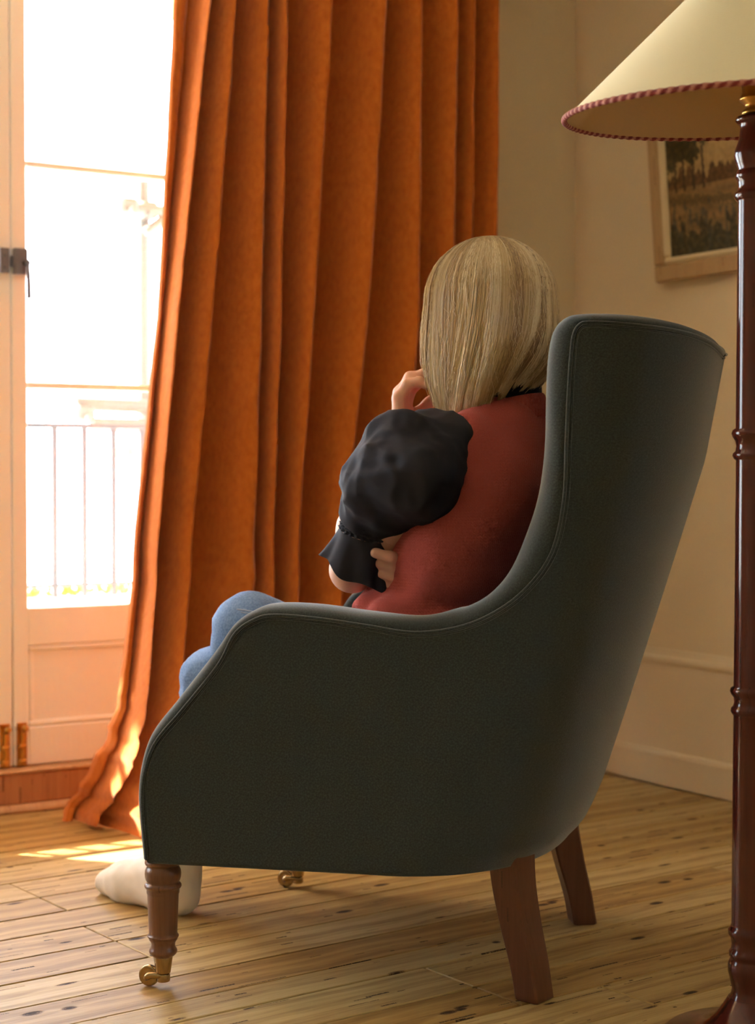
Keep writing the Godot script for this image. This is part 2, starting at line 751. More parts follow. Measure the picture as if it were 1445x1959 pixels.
func floor_boards() -> void:
	var root := Node3D.new()
	root.name = "floor"
	add_child(root)
	structure(root, "old stripped pine floorboards with knots, nail holes and open gaps", "floor")
	root.rotation_degrees.y = 4.8
	var th := deg_to_rad(4.8)
	var mats := []
	var pal := [
		[Color8(46, 28, 16), Color8(136, 104, 58), Color8(182, 152, 94), Color8(204, 178, 122)],
		[Color8(44, 26, 14), Color8(126, 94, 50), Color8(172, 138, 80), Color8(196, 164, 106)],
		[Color8(52, 32, 20), Color8(146, 116, 70), Color8(190, 162, 106), Color8(210, 186, 134)]]
	for k in 3:
		var im := wood_image(1280, 256, 100 + k * 17, pal[k], 1.0, 8, 64)
		var m := flat(Color.WHITE, 1.0)
		m.albedo_texture = tex(im[0])
		m.roughness_texture = tex(ramp(im[1], [Color(0.75, 0.75, 0.75), Color(0.5, 0.5, 0.5), Color(0.42, 0.42, 0.42)]))
		m.roughness_texture_channel = BaseMaterial3D.TEXTURE_CHANNEL_GREEN
		m.heightmap_enabled = true
		m.heightmap_texture = tex(im[1])
		m.heightmap_scale = 0.12
		m.metallic_specular = 0.45
		m.uv1_scale = Vector3(1.0 / 1.5, 1.0 / 0.3, 1)
		mats.append(m)
	var edges := [-4.28, -4.14, -4.0, -3.86, -3.72, -3.58, -3.43, -3.28, -3.15, -3.019, -2.888, -2.753, -2.62, -2.495, -2.40, -2.255, -2.13, -1.996]
	while edges[-1] < 4.55:
		edges.append(edges[-1] + rng.randf_range(0.12, 0.15))
	var joints := {6: [1.563], 7: [1.563], 9: [1.534], 10: [1.534], 13: [0.7], 14: [1.898], 15: [1.898], 12: [2.9], 8: [2.75]}
	for k in edges.size() - 1:
		var w0: float = edges[k]
		var w1: float = edges[k + 1]
		var cuts := []
		var hi := minf(3.34, (w0 + 4.315) / 0.0837) + 0.2
		cuts.append(-3.5)
		if joints.has(k):
			cuts.append_array(joints[k])
		else:
			var u := -3.4 + rng.randf_range(0.6, 2.2)
			while u < hi - 0.5:
				if u < 0.9 or u > 3.0 or rng.randf() < 0.2:
					cuts.append(u)
				u += rng.randf_range(1.6, 2.6)
		# board ends follow the side wall at x = 3.27 .. 3.4
		var wc := (w0 + w1) / 2
		var end := minf(hi, (3.33 - sin(th) * wc) / cos(th) + 0.0)
		if end > cuts[-1] + 0.05:
			cuts.append(end)
		var lo := (-3.26 - sin(th) * wc) / cos(th)
		cuts[0] = lo
		for q in cuts.size() - 1:
			var a: float = cuts[q]
			var e: float = cuts[q + 1]
			if e - a < 0.05:
				continue
			var gap: float = (rng.randf_range(0.0024, 0.0060) if rng.randf() < 0.7 else rng.randf_range(0.0065, 0.0095))
			var mb := MB.new()
			var uo := Vector2(rng.randf() * 7.0, rng.randf() * 3.0)
			mb.box(Vector3((a + e) / 2, -0.012 + rng.randf_range(-0.0008, 0.0), wc), Vector3(e - a - rng.randf_range(0.002, 0.005), 0.024, w1 - w0 - gap), 0.0014, Basis.IDENTITY, uo)
			obj("floor_board", mb, mats[rng.randi() % 3], root)
	var mb := MB.new()
	mb.box(Basis(Vector3.UP, -th) * Vector3(0.035, -0.045, 0.05), Vector3(6.9, 0.04, 8.95), 0.004, Basis(Vector3.UP, -th))
	obj("subfloor", mb, flat(Color8(40, 26, 16), 0.9), root)


func doors(dx := 0.0, first := 1) -> void:
	var shift := Vector3(dx, 0, 0)
	# threshold: painted sill strip, red-brown riser, quarter-round
	var b := MB.new()
	b.box(Vector3(1.565, 0.0605, -4.35), Vector3(1.53, 0.081, 0.14), 0.004)
	structure(moved(obj("trim_%d" % (1 + first - 1), b, M.red_wood), shift), "red-brown wooden riser board below the glazed doors" if dx == 0.0 else "the same joinery at the second pair of doors, left of the photograph: trim 1", "threshold")
	b = MB.new()
	b.box(Vector3(1.565, 0.1055, -4.338), Vector3(1.53, 0.009, 0.124), 0.003)
	structure(moved(obj("trim_%d" % (2 + first - 1), b, M.light_wood), shift), "pale wooden sill strip on top of the riser, under the doors" if dx == 0.0 else "the same joinery at the second pair of doors, left of the photograph: trim 2", "sill")
	b = MB.new()
	var rows := []
	for x in [0.80, 2.33]:
		var row := PackedVector3Array()
		row.append(Vector3(x, 0.001, -4.282))
		row.append(Vector3(x, 0.001, -4.256))
		for k in 7:
			var ang := PI / 2 * k / 6
			row.append(Vector3(x, 0.006 + 0.015 * sin(ang), -4.273 + 0.017 * cos(ang)))
		row.append(Vector3(x, 0.021, -4.282))
		rows.append(row)
	b.grid(rows, false, true)
	b.box(Vector3(1.565, 0.0105, -4.289), Vector3(1.53, 0.019, 0.016), 0.002)
	structure(moved(obj("trim_%d" % (3 + first - 1), b, M.light_wood), shift), "pale rounded wooden beading along the floor below the riser board" if dx == 0.0 else "the same joinery at the second pair of doors, left of the photograph: trim 3", "trim")
	# frame round the doors
	b = MB.new()
	b.box(Vector3(0.835, 1.31, -4.35), Vector3(0.07, 2.4, 0.09), 0.004)
	b.box(Vector3(2.295, 1.31, -4.35), Vector3(0.07, 2.4, 0.09), 0.004)
	b.box(Vector3(1.565, 2.485, -4.35), Vector3(1.53, 0.07, 0.09), 0.004)
	structure(moved(obj("trim_%d" % (4 + first - 1), b, M.paint), shift), "cream painted wooden frame round the pair of glazed doors" if dx == 0.0 else "the same joinery at the second pair of doors, left of the photograph: trim 4", "frame")
	for leaf in 2:
		var root := Node3D.new()
		root.name = "door_%d" % (leaf + 1 if dx == 0.0 else leaf + 3)
		add_child(root)
		root.position = shift
		structure(root, ["left glazed door leaf, of which only the meeting stile shows", "right glazed door leaf with iron latch, beside the orange curtain", "left leaf of the second pair of glazed doors, outside the photograph", "right leaf of the second pair of glazed doors, outside the photograph"][leaf + (0 if dx == 0.0 else 2)], "door")
		var x0: float = [0.872, 1.5645][leaf]
		var x1: float = [1.5615, 2.258][leaf]
		var zc := -4.352
		var th := 0.044
		var sw := 0.0425
		for s in 2:
			b = MB.new()
			b.box(Vector3(x0 + sw / 2 if s == 0 else x1 - sw / 2, 1.28, zc), Vector3(sw, 2.335, th), 0.003)
			obj("stile", b, M.paint, root)
		var xi := x0 + sw
		var xo := x1 - sw
		var xc := (xi + xo) / 2
		var wd := xo - xi
		for r in [["bottom_rail", 0.1635, 0.102], ["lock_rail", 0.4825, 0.101], ["top_rail", 2.4125, 0.07]]:
			b = MB.new()
			b.box(Vector3(xc, r[1], zc), Vector3(wd, r[2], th), 0.003)
			obj(r[0], b, M.paint, root)
		for yy in [1.1275, 1.7145]:
			b = MB.new()
			b.box(Vector3(xc, yy, zc), Vector3(wd, 0.017, 0.036), 0.005)
			obj("glazing_bar", b, M.paint, root)
		for g in [[0.533, 1.119], [1.136, 1.706], [1.723, 2.3775]]:
			b = MB.new()
			b.box(Vector3(xc, (g[0] + g[1]) / 2, zc), Vector3(wd - 0.001, g[1] - g[0] - 0.001, 0.004), 0.0005)
			obj("pane", b, M.glass, root)
		b = MB.new()
		b.box(Vector3(xc, 0.3235, zc), Vector3(wd, 0.217, 0.02), 0.002)
		obj("panel", b, M.paint, root)
		# bead moulding round the panel
		for e in 4:
			b = MB.new()
			var hz := e < 2
			var pt := Vector3(xc, 0.2225 if e == 0 else 0.4245, zc + 0.013) if hz else Vector3(xi + 0.008 if e == 2 else xo - 0.008, 0.3235, zc + 0.013)
			b.box(pt, Vector3(wd, 0.016, 0.014) if hz else Vector3(0.016, 0.186, 0.014), 0.005)
			obj("moulding", b, M.paint, root)
		# brass floor bolt on the meeting stile
		var bx := x1 - 0.022 if leaf == 0 else x0 + 0.022
		var bolt := Node3D.new()
		bolt.name = "floor_bolt"
		root.add_child(bolt)
		b = MB.new()
		b.box(Vector3(bx, 0.17, -4.3285), Vector3(0.028, 0.116, 0.003), 0.001)
		obj("plate", b, M.brass, bolt)
		b = MB.new()
		b.tube(PackedVector3Array([Vector3(bx, 0.114, -4.322), Vector3(bx, 0.205, -4.322)]), 0.0055, 10)
		obj("rod", b, M.brass, bolt)
		for yy in [0.125, 0.165]:
			b = MB.new()
			b.box(Vector3(bx, yy, -4.322), Vector3(0.022, 0.014, 0.014), 0.004)
			obj("keeper", b, M.brass, bolt)
		b = MB.new()
		b.lathe(PackedVector2Array([Vector2(0.004, 0), Vector2(0.005, 0.008), Vector2(0.009, 0.012), Vector2(0.010, 0.018), Vector2(0.006, 0.023), Vector2(0.001, 0.024)]), Vector3(bx, 0.205, -4.317), 14, Basis(Vector3.RIGHT, 0.9))
		obj("knob", b, M.brass, bolt)
		if leaf == 0:
			b = MB.new()
			b.box(Vector3(1.542, 1.452, -4.322), Vector3(0.026, 0.066, 0.016), 0.002)
			var kp := obj("latch_keep", b, M.iron, root)
			for yy in [1.433, 1.464]:
				b = MB.new()
				b.lathe(PackedVector2Array([Vector2(0.0045, 0), Vector2(0.004, 0.0018), Vector2(0.002, 0.0028), Vector2(0.0002, 0.003)]), Vector3(1.541, yy, -4.314), 12, Basis(Vector3.RIGHT, PI / 2))
				obj("screw", b, M.steel, kp)
		else:
			b = MB.new()
			b.box(Vector3(1.5865, 1.452, -4.321), Vector3(0.037, 0.068, 0.018), 0.002)
			b.box(Vector3(1.566, 1.452, -4.3235), Vector3(0.012, 0.03, 0.01), 0.002)
			var lt := obj("latch", b, M.iron, root)
			b = MB.new()
			b.tube(PackedVector3Array([Vector3(1.598, 1.447, -4.316), Vector3(1.598, 1.447, -4.298)]), 0.0085, 12)
			b.tube(PackedVector3Array([Vector3(1.598, 1.455, -4.299), Vector3(1.599, 1.42, -4.296), Vector3(1.5995, 1.385, -4.293), Vector3(1.6, 1.353, -4.294)]), [0.0048, 0.0055, 0.006, 0.0062], 10)
			obj("lever", b, M.iron, lt)


func outside() -> void:
	# parapet with a pale coping, railing on it, weeds at its foot, scaffolding beyond
	var b := MB.new()
	b.box(Vector3(0.6, -1.3, -4.62), Vector3(8.6, 3.56, 0.44), 0.01)
	b.box(Vector3(0.6, 0.5, -4.62), Vector3(8.6, 0.05, 0.46), 0.012)
	structure(obj("trim_5", b, flat(Color8(232, 228, 218), 0.8)), "pale stone ledge outside the glazed doors, below the railing", "ledge")
	var rail := thing("balcony_railing", "thin grey metal railing outside the glazed door, on the pale ledge", "railing", Vector3(0, 0, -4.75))
	b = MB.new()
	b.box(Vector3(1.9, 1.032, 0), Vector3(3.0, 0.014, 0.03), 0.003)
	obj("top_rail", b, M.rail, rail)
	b = MB.new()
	b.box(Vector3(1.9, 0.56, 0), Vector3(3.0, 0.01, 0.02), 0.003)
	obj("bottom_rail", b, M.rail, rail)
	for k in 26:
		b = MB.new()
		var x := 1.846 + 0.0935 * (k - 14)
		b.tube(PackedVector3Array([Vector3(x, 0.523, 0), Vector3(x, 1.03, 0)]), 0.0095, 8)
		obj("baluster", b, M.rail, rail)
	var sc := thing("scaffolding", "grey tubular scaffolding outside, blurred by the bright daylight", "scaffolding", Vector3(0, 0, -5.6))
	var pole := func(called: String, a: Vector3, e: Vector3, r := 0.0242) -> void:
		var mb := MB.new()
		mb.tube(PackedVector3Array([a, a.lerp(e, 0.5), e]), r, 14)
		obj(called, mb, M.steel, sc)
	pole.call("standard", Vector3(2.515, -2.9, 0), Vector3(2.515, 1.93, 0), 0.022)
	pole.call("standard", Vector3(4.6, -2.9, 0), Vector3(4.6, 2.70, 0))
	pole.call("standard", Vector3(0.3, -2.9, 0), Vector3(0.3, 2.70, 0))
	pole.call("standard", Vector3(2.1, -2.9, -0.65), Vector3(2.1, 1.12, -0.65))
	pole.call("ledger", Vector3(2.23, 1.13, 0.05), Vector3(4.8, 1.10, 0.05))
	pole.call("ledger", Vector3(2.27, 1.058, 0.11), Vector3(4.8, 1.046, 0.11))
	pole.call("ledger", Vector3(2.42, 1.822, 0.05), Vector3(4.8, 1.80, 0.05), 0.02)
	pole.call("ledger", Vector3(-4.2, 2.68, 0.05), Vector3(4.8, 2.68, 0.05))
	pole.call("brace", Vector3(2.50, 1.74, 0.05), Vector3(2.66, 1.86, 0.05), 0.018)
	for q in [Vector3(2.515, 1.822, 0.03), Vector3(2.515, 1.115, 0.03), Vector3(2.25, 1.095, 0.08), Vector3(2.43, 1.825, 0.05)]:
		b = MB.new()
		b.box(q, Vector3(0.07, 0.06, 0.07), 0.012)
		b.tube(PackedVector3Array([q + Vector3(0, -0.015, 0.02), q + Vector3(0, -0.015, 0.06)]), 0.012, 8)
		obj("coupler", b, M.steel, sc)
	var board := wood([Color8(170, 110, 60), Color8(206, 150, 92), Color8(220, 170, 112)], 83, 0.7, Vector3(2, 5, 5))
	b = MB.new()
	b.box(Vector3(2.47, 0.965, 0.0), Vector3(0.14, 0.035, 0.22), 0.004)
	obj("timber_block", b, board, sc)
	for k in 8:
		b = MB.new()
		b.box(Vector3(0.2, 2.725, 1.05 - k * 0.230), Vector3(9.0, 0.038, 0.225), 0.004)
		obj("deck_board", b, board, sc)
	# street far below
	b = MB.new()
	b.box(Vector3(0, -3.1, -30), Vector3(120, 0.2, 51), 0.01)
	structure(obj("ground", b, flat(Color8(214, 208, 198), 0.9)), "pale street ground far below, bleached by the daylight", "ground")
	# weeds along the foot of the railing
	var leaf := flat(Color8(108, 138, 52), 0.7)
	leaf.backlight_enabled = true
	leaf.backlight = Color(0.4, 0.5, 0.15)
	var r := RandomNumberGenerator.new()
	r.seed = 3
	for k in 3:
		var w := thing("weed_clump", ["low green weeds growing on the ledge, nearest the door latch", "low green weeds on the ledge between the first and second railing bars", "low green weeds on the ledge next to the curtain edge"][k], "plant", Vector3(1.80 + 0.125 * k, 0.525, -4.80), 0, "weeds along the ledge")
		b = MB.new()
		for q in 46:
			var a := Vector3(r.randf_range(-0.055, 0.055), 0, r.randf_range(-0.04, 0.03))
			var up := Vector3(r.randf_range(-0.03, 0.03), r.randf_range(0.012, 0.042), r.randf_range(-0.02, 0.02))
			var side := Vector3(r.randf_range(-1, 1), 0.2, r.randf_range(-1, 1)).normalized() * 0.007
			b.quad(a - side * 0.3, a + side * 0.3, a + up * 0.6 + side, a + up * 0.6 - side)
			b.quad(a + up * 0.6 - side, a + up * 0.6 + side, a + up + side * 0.1, a + up - side * 0.1)
		var lv := obj("leaves", b, leaf, w)
		lv.set_meta("kind", "stuff")


func curtain() -> void:
	# crest lines of the folds: x on the plane z = -4.0, at heights 2.6, 2.15, 1.30, 0.60, 0.0
	var hs := [0.0, 0.3, 0.62, 1.30, 2.15, 2.62]
	var crest := [
		[1.604, 1.694, 1.756, 1.836, 1.886, 1.899],
		[1.640, 1.725, 1.790, 1.858, 1.958, 1.972],
		[1.720, 1.800, 1.872, 1.945, 2.018, 2.03],
		[1.860, 1.960, 2.050, 2.078, 2.100, 2.11],
		[1.960, 2.040, 2.100, 2.128, 2.150, 2.16],
		[2.060, 2.120, 2.168, 2.222, 2.280, 2.29],
		[2.180, 2.240, 2.300, 2.388, 2.448, 2.45],
		[2.330, 2.400, 2.470, 2.552, 2.562, 2.56],
		[2.480, 2.540, 2.600, 2.672, 2.688, 2.69],
		[2.600, 2.650, 2.690, 2.745, 2.756, 2.76],
		[2.740, 2.770, 2.800, 2.846, 2.850, 2.85]]
	var depth := [0.0, 0.110, 0.115, 0.145, 0.115, 0.150, 0.155, 0.150, 0.140, 0.130, 0.115]
	# each crest stands a little further into the room than the one on its window side
	var stand := [-0.065, 0.0, 0.022, 0.038, 0.050, 0.056, 0.058, 0.055, 0.045, 0.030, 0.010]
	var nz := fnl(1.6, 12, 3)
	var nb := fnl(3.5, 13, 2)
	var rows := []
	var nv := 150
	for i in nv + 1:
		var y := 2.62 * pow(float(i) / nv, 1.15)
		var row := PackedVector3Array()
		var flare := pow(clampf((0.75 - y) / 0.75, 0, 1), 1.7)
		for k in crest.size() - 1:
			var xa := lut(hs, crest[k], y)
			var xb := lut(hs, crest[k + 1], y)
			var steps := 30
			for q in steps + (1 if k == crest.size() - 2 else 0):
				var u := float(q) / steps
				# sharp fall behind each crest, slow rise to the next
				var dip := 1.0
				if u < 0.22:
					dip = 0.5 - 0.5 * cos(PI * u / 0.22)
				else:
					var e := (u - 0.22) / 0.78
					dip = 0.5 + 0.5 * cos(PI * pow(e, 0.95))
				var d: float = depth[k + 1] * dip
				if k == 0:
					# leading edge: turned back at the hem, then a flat strip, then the first valley
					d = 0.016 * pow(maxf(0.0, 1.0 - u / 0.10), 2.0)
					if u > 0.40:
						d += 0.03 * (0.5 - 0.5 * cos(TAU * (u - 0.40) / 0.60))
					d -= 0.075 * smoothstep(0.62, 1.0, u) - 0.075 * u
				# the crest rolls over the valley beside it
				var roll := 0.010 * sin(PI * clampf(u / 0.3, 0, 1)) * 1.6 * (1.0 if k > 0 else 0.0)
				var x := lerpf(xa, xb, u) - roll
				var z := -3.925 + lerpf(stand[k], stand[k + 1], u) - d * (0.96 + 0.08 * sin(y * 2.0 + k))
				z += 0.006 * nz.get_noise_2d(x * 6.0, y * 1.5 + k) + 0.004 * nz.get_noise_2d(x * 20.0, y * 3.0)
				# cloth spreads into the room towards the floor, the leading edge hangs back
				var lead := clampf((x - crest[0][0]) / 0.16, 0, 1)
				z += flare * (0.28 * smoothstep(0.0, 1.0, lead) - 0.085 * (1.0 - lead))
				# crumples low down
				var low := clampf((0.42 - y) / 0.42, 0, 1)
				z += low * 0.045 * nb.get_noise_2d(x * 2.2 + y * 1.2, y * 2.6)
				x += low * 0.02 * nb.get_noise_2d(x * 2.0, y * 4.0 + 9.0)
				var yy := y
				if y < 0.03:
					yy = maxf(0.003, y + 0.006 * (1.0 + nb.get_noise_2d(x * 4.0, 3.0)))
				row.append(Vector3(x, yy, minf(z, -3.6)))
		rows.append(row)
	var b := MB.new()
	b.grid(rows)
	tag(obj("curtain", b, M.velvet), "burnt orange velvet curtain hanging in deep folds to the floor beside the door", "curtain")


func floor_lamp() -> void:
	var ax := Vector3(1.905, 0, -1.937)
	var root := thing("floor_lamp", "floor lamp with a turned dark wood column and wide cream conical shade", "floor lamp", ax)
	var b := MB.new()
	b.lathe(PackedVector2Array([Vector2(0.135, 0.0), Vector2(0.14, 0.004), Vector2(0.14, 0.010), Vector2(0.134, 0.015), Vector2(0.10, 0.020), Vector2(0.080, 0.025), Vector2(0.066, 0.033), Vector2(0.055, 0.045), Vector2(0.045, 0.059), Vector2(0.037, 0.072)]), Vector3.ZERO, 48)
	obj("base", b, M.mahogany, root)
	b = MB.new()
	var prof := [[0.071, 0.036], [0.078, 0.0325], [0.086, 0.031], [0.098, 0.034], [0.113, 0.0375], [0.124, 0.0375], [0.131, 0.035], [0.134, 0.033], [0.138, 0.036], [0.144, 0.036], [0.148, 0.033], [0.156, 0.032], [0.166, 0.0335], [0.172, 0.0375], [0.179, 0.0375], [0.183, 0.034], [0.188, 0.0325], [0.3, 0.032], [0.516, 0.031], [0.519, 0.0335], [0.523, 0.0355], [0.528, 0.0345], [0.531, 0.0315], [0.537, 0.030], [0.545, 0.031], [0.549, 0.0345], [0.554, 0.0365], [0.559, 0.0355], [0.562, 0.031], [0.7, 0.030], [0.916, 0.029], [0.918, 0.032], [0.923, 0.0345], [0.927, 0.0335], [0.930, 0.030], [0.938, 0.0285], [0.946, 0.030], [0.953, 0.0345], [0.958, 0.036], [0.963, 0.034], [0.966, 0.0295], [1.1, 0.029], [1.318, 0.028], [1.320, 0.031], [1.325, 0.034], [1.331, 0.033], [1.334, 0.029], [1.342, 0.028], [1.350, 0.029], [1.354, 0.032], [1.359, 0.0325], [1.364, 0.030], [1.368, 0.028], [1.376, 0.031], [1.388, 0.0345], [1.398, 0.033], [1.412, 0.028], [1.428, 0.0255], [1.437, 0.025], [1.439, 0.029], [1.443, 0.0325], [1.448, 0.0315], [1.450, 0.024], [1.452, 0.01]]
	var pv := PackedVector2Array()
	for q in prof:
		pv.append(Vector2(q[1], q[0]))
	b.lathe(pv, Vector3.ZERO, 40)
	obj("column", b, M.mahogany, root)
	b = MB.new()
	b.lathe(PackedVector2Array([Vector2(0.016, 1.45), Vector2(0.024, 1.452), Vector2(0.022, 1.458), Vector2(0.017, 1.462), Vector2(0.019, 1.468), Vector2(0.0265, 1.474), Vector2(0.0265, 1.478), Vector2(0.023, 1.484), Vector2(0.0235, 1.50), Vector2(0.0245, 1.51), Vector2(0.024, 1.53), Vector2(0.0255, 1.533), Vector2(0.0255, 1.54), Vector2(0.019, 1.542)]), Vector3.ZERO, 32)
	var sk := obj("socket", b, M.brass, root)
	b = MB.new()
	b.tube(PackedVector3Array([Vector3(0.03, 1.505, 0.0), Vector3(0.046, 1.505, 0.003)]), 0.004, 8)
	obj("switch", b, M.brass, sk)
	b = MB.new()
	b.lathe(PackedVector2Array([Vector2(0.024, 1.512), Vector2(0.045, 1.514), Vector2(0.0455, 1.5155), Vector2(0.024, 1.5165)]), Vector3.ZERO, 32)
	obj("shade_ring", b, M.steel, sk)
	b = MB.new()
	b.lathe(PackedVector2Array([Vector2(0.013, 1.542), Vector2(0.014, 1.555), Vector2(0.024, 1.575), Vector2(0.030, 1.60), Vector2(0.024, 1.625), Vector2(0.010, 1.636), Vector2(0.0005, 1.638)]), Vector3.ZERO, 24)
	obj("bulb", b, flat(Color8(236, 234, 226), 0.35), root)
	# tipped conical shade: linen outside, tan lining inside
	var tilt := Basis(Vector3(0.53, 0, -0.85).cross(Vector3.UP).normalized(), deg_to_rad(3.4)) * Basis(Vector3(0.53, 0, -0.85).normalized(), deg_to_rad(-1.6))
	var rim := Vector3(0, 1.455, 0)
	var linen := flat(Color8(234, 222, 184), 0.85)
	linen.normal_enabled = true
	linen.normal_texture = bump(weave_image(128, 8, 4), 2.0)
	linen.normal_scale = 0.2
	tri_map(linen, 9.0)
	var lining := flat(Color8(206, 168, 116), 0.9)
	var sh := Node3D.new()
	sh.name = "shade"
	root.add_child(sh)
	sh.position = rim
	sh.basis = tilt
	for side in 2:
		b = MB.new()
		var t := 0.0022 * side
		b.lathe(PackedVector2Array([Vector2(0.297 - t, 0), Vector2(0.24 - t, 0.053), Vector2(0.17 - t, 0.118), Vector2(0.10 - t, 0.183), Vector2(0.07 - t, 0.211)]), Vector3.ZERO, 96, Basis.IDENTITY, false)
		obj(["cover", "lining"][side], b, [linen, lining][side], sh)
	b = MB.new()
	b.lathe(PackedVector2Array([Vector2(0.0005, 0.190), Vector2(0.066, 0.190), Vector2(0.071, 0.196), Vector2(0.074, 0.207), Vector2(0.071, 0.213), Vector2(0.067, 0.213), Vector2(0.065, 0.196), Vector2(0.0005, 0.194)]), Vector3.ZERO, 48, Basis.IDENTITY, false)
	obj("fitter", b, M.brass, sh)
	# candy-striped braid along the rim
	b = MB.new()
	b.colored = true
	var path := PackedVector3Array()
	var n := 880
	for k in n:
		var ang := TAU * k / n
		path.append(Vector3(cos(ang) * 0.2975, 0.001, sin(ang) * 0.2975))
	var cols := []
	var dark := Color(0.20, 0.022, 0.018)
	var pale := Color(0.50, 0.20, 0.14)
	var seg := 10
	for k in n + 1:
		var cr := PackedColorArray()
		for q in seg:
			var ph := fposmod(float(k) / 8.0 + float(q) / seg, 1.0)
			cr.append(dark if ph < 0.55 else pale)
		cols.append(cr)
	var rr := PackedFloat32Array()
	for k in n:
		rr.append(0.0044 + 0.0005 * sin(TAU * k / 8.0))
	b.tube(path, rr, seg, false, cols, true)
	var braid := flat(Color.WHITE, 0.8)
	braid.vertex_color_use_as_albedo = true
	obj("braid_trim", b, braid, sh)


func picture() -> void:
	# leans forward from the wall at its top
	var root := thing("framed_painting", "small landscape oil painting in a tan wooden frame with cream slip, behind the lamp", "painting", Vector3(3.246, 1.433, -3.38))
	root.rotation = Vector3(0, -PI / 2, 0)
	# local: x along the wall (+x is away from the door), y up, z into the room
	root.basis = Basis(Vector3(0, 0, 1), Vector3(0, 1, 0), Vector3(-1, 0, 0)) * Basis(Vector3.RIGHT, deg_to_rad(4.8))
	var w := 0.62
	var h := 0.52
	var tan_wood := wood([Color8(150, 116, 74), Color8(188, 154, 108), Color8(200, 168, 122)], 91, 0.5, Vector3(4, 4, 4))
	var cream := flat(Color8(226, 206, 164), 0.6)
	for k in 4:
		var hz := k < 2
		var b := MB.new()
		b.box(Vector3(0, 0.024 if k == 0 else h - 0.024, 0) if hz else Vector3(-w / 2 + 0.022 if k == 2 else w / 2 - 0.022, h / 2, 0), Vector3(w, 0.048, 0.026) if hz else Vector3(0.044, h - 0.096, 0.026), 0.005)
		obj("frame_side", b, tan_wood, root)
		b = MB.new()
		b.box(Vector3(0, 0.057 if k == 0 else h - 0.057, 0.003) if hz else Vector3(-w / 2 + 0.057 if k == 2 else w / 2 - 0.057, h / 2, 0.003), Vector3(w - 0.088, 0.018, 0.022) if hz else Vector3(0.026, h - 0.132, 0.022), 0.006)
		obj("slip", b, cream, root)
	var nx := 256
	var ny := 208
	var im := Image.create(nx, ny, false, Image.FORMAT_RGB8)
	var n1 := fnl(0.02, 5, 4)
	var n2 := fnl(0.09, 6, 3)
	var n3 := fnl(0.05, 8, 4)
	for y in ny:
		for x in nx:
			var u := float(x) / nx
			var v := float(y) / ny
			var g := n2.get_noise_2d(x, y)
			var c := Color8(196, 164, 104).lerp(Color8(170, 142, 92), v * 2.0 + 0.4 * n1.get_noise_2d(x, y))
			# far bushes on the bank
			var bank := 0.46 + 0.05 * n1.get_noise_1d(x * 1.6) + 0.03 * n2.get_noise_1d(x * 1.5)
			if v > bank - 0.11 * maxf(0.0, n1.get_noise_1d(x * 2.6 + 50) + 0.35):
				c = Color8(84, 64, 34).lerp(Color8(112, 78, 42), 0.5 + g)
			if v > 0.52:
				c = Color8(158, 124, 74).lerp(Color8(116, 94, 60), 0.5 + 0.8 * n1.get_noise_2d(x * 0.6, y * 2.2))
			if v > 0.52 and absf(v - 0.60 - 0.1 * u) < 0.03 + 0.05 * g:
				c = Color8(104, 84, 48)
			# dark foreground reeds
			if v > 0.80 + 0.16 * n3.get_noise_2d(x, y * 0.5):
				c = Color8(58, 56, 40).lerp(Color8(84, 76, 48), 0.5 + g)
			if v > 0.62 and n3.get_noise_2d(x * 1.3 + 90, y * 0.5) > 0.26:
				c = c.lerp(Color8(66, 72, 66), 0.6)
			# trees at the left with bare trunks
			for t in [[0.10, 0.22, 0.15], [0.28, 0.14, 0.12], [0.02, 0.30, 0.10], [0.20, 0.27, 0.10]]:
				var q := Vector2((u - t[0]) / t[2], (v - t[1]) / (t[2] * 1.1)).length() + 0.5 * n3.get_noise_2d(x * 1.5, y * 1.5)
				if q < 0.85:
					c = Color8(52, 48, 22).lerp(Color8(78, 66, 30), clampf(0.5 + g, 0, 1))
			for t in [0.07, 0.14, 0.22, 0.30]:
				if absf(u - t - 0.01 * n2.get_noise_1d(y)) < 0.008 and v > 0.25 and v < 0.55:
					c = Color8(54, 40, 22)
			c = c.lightened(maxf(0.0, g * 0.10)).darkened(maxf(0.0, -g * 0.14))
			im.set_pixel(x, y, c)
	var oil := flat(Color.WHITE, 0.5)
	oil.albedo_texture = tex(im)
	var b := MB.new()
	var cw := w / 2 - 0.068
	var p := [Vector3(-cw, 0.064, 0.004), Vector3(cw, 0.064, 0.004), Vector3(cw, h - 0.064, 0.004), Vector3(-cw, h - 0.064, 0.004)]
	for k in 4:
		b.vert(p[k], Vector3(0, 0, 1), [Vector2(0, 1), Vector2(1, 1), Vector2(1, 0), Vector2(0, 0)][k])
	b.tri(0, 2, 1); b.tri(0, 3, 2)
	b.box(Vector3(0, h / 2, -0.002), Vector3(cw * 2, h - 0.128, 0.01), 0.001)
	for q in range(4, b.t.size()):
		b.t[q] = Vector2(0.5, 0.95)
	obj("canvas", b, oil, root)


# ---------------------------------------------------------------- armchair; local x is its front, z its far side
func back_at(y: float) -> float:
	return lut([0.224, 0.257, 0.317, 0.465, 0.708, 0.92, 1.118, 1.16], [0.352, 0.384, 0.410, 0.458, 0.534, 0.599, 0.635, 0.638], y)


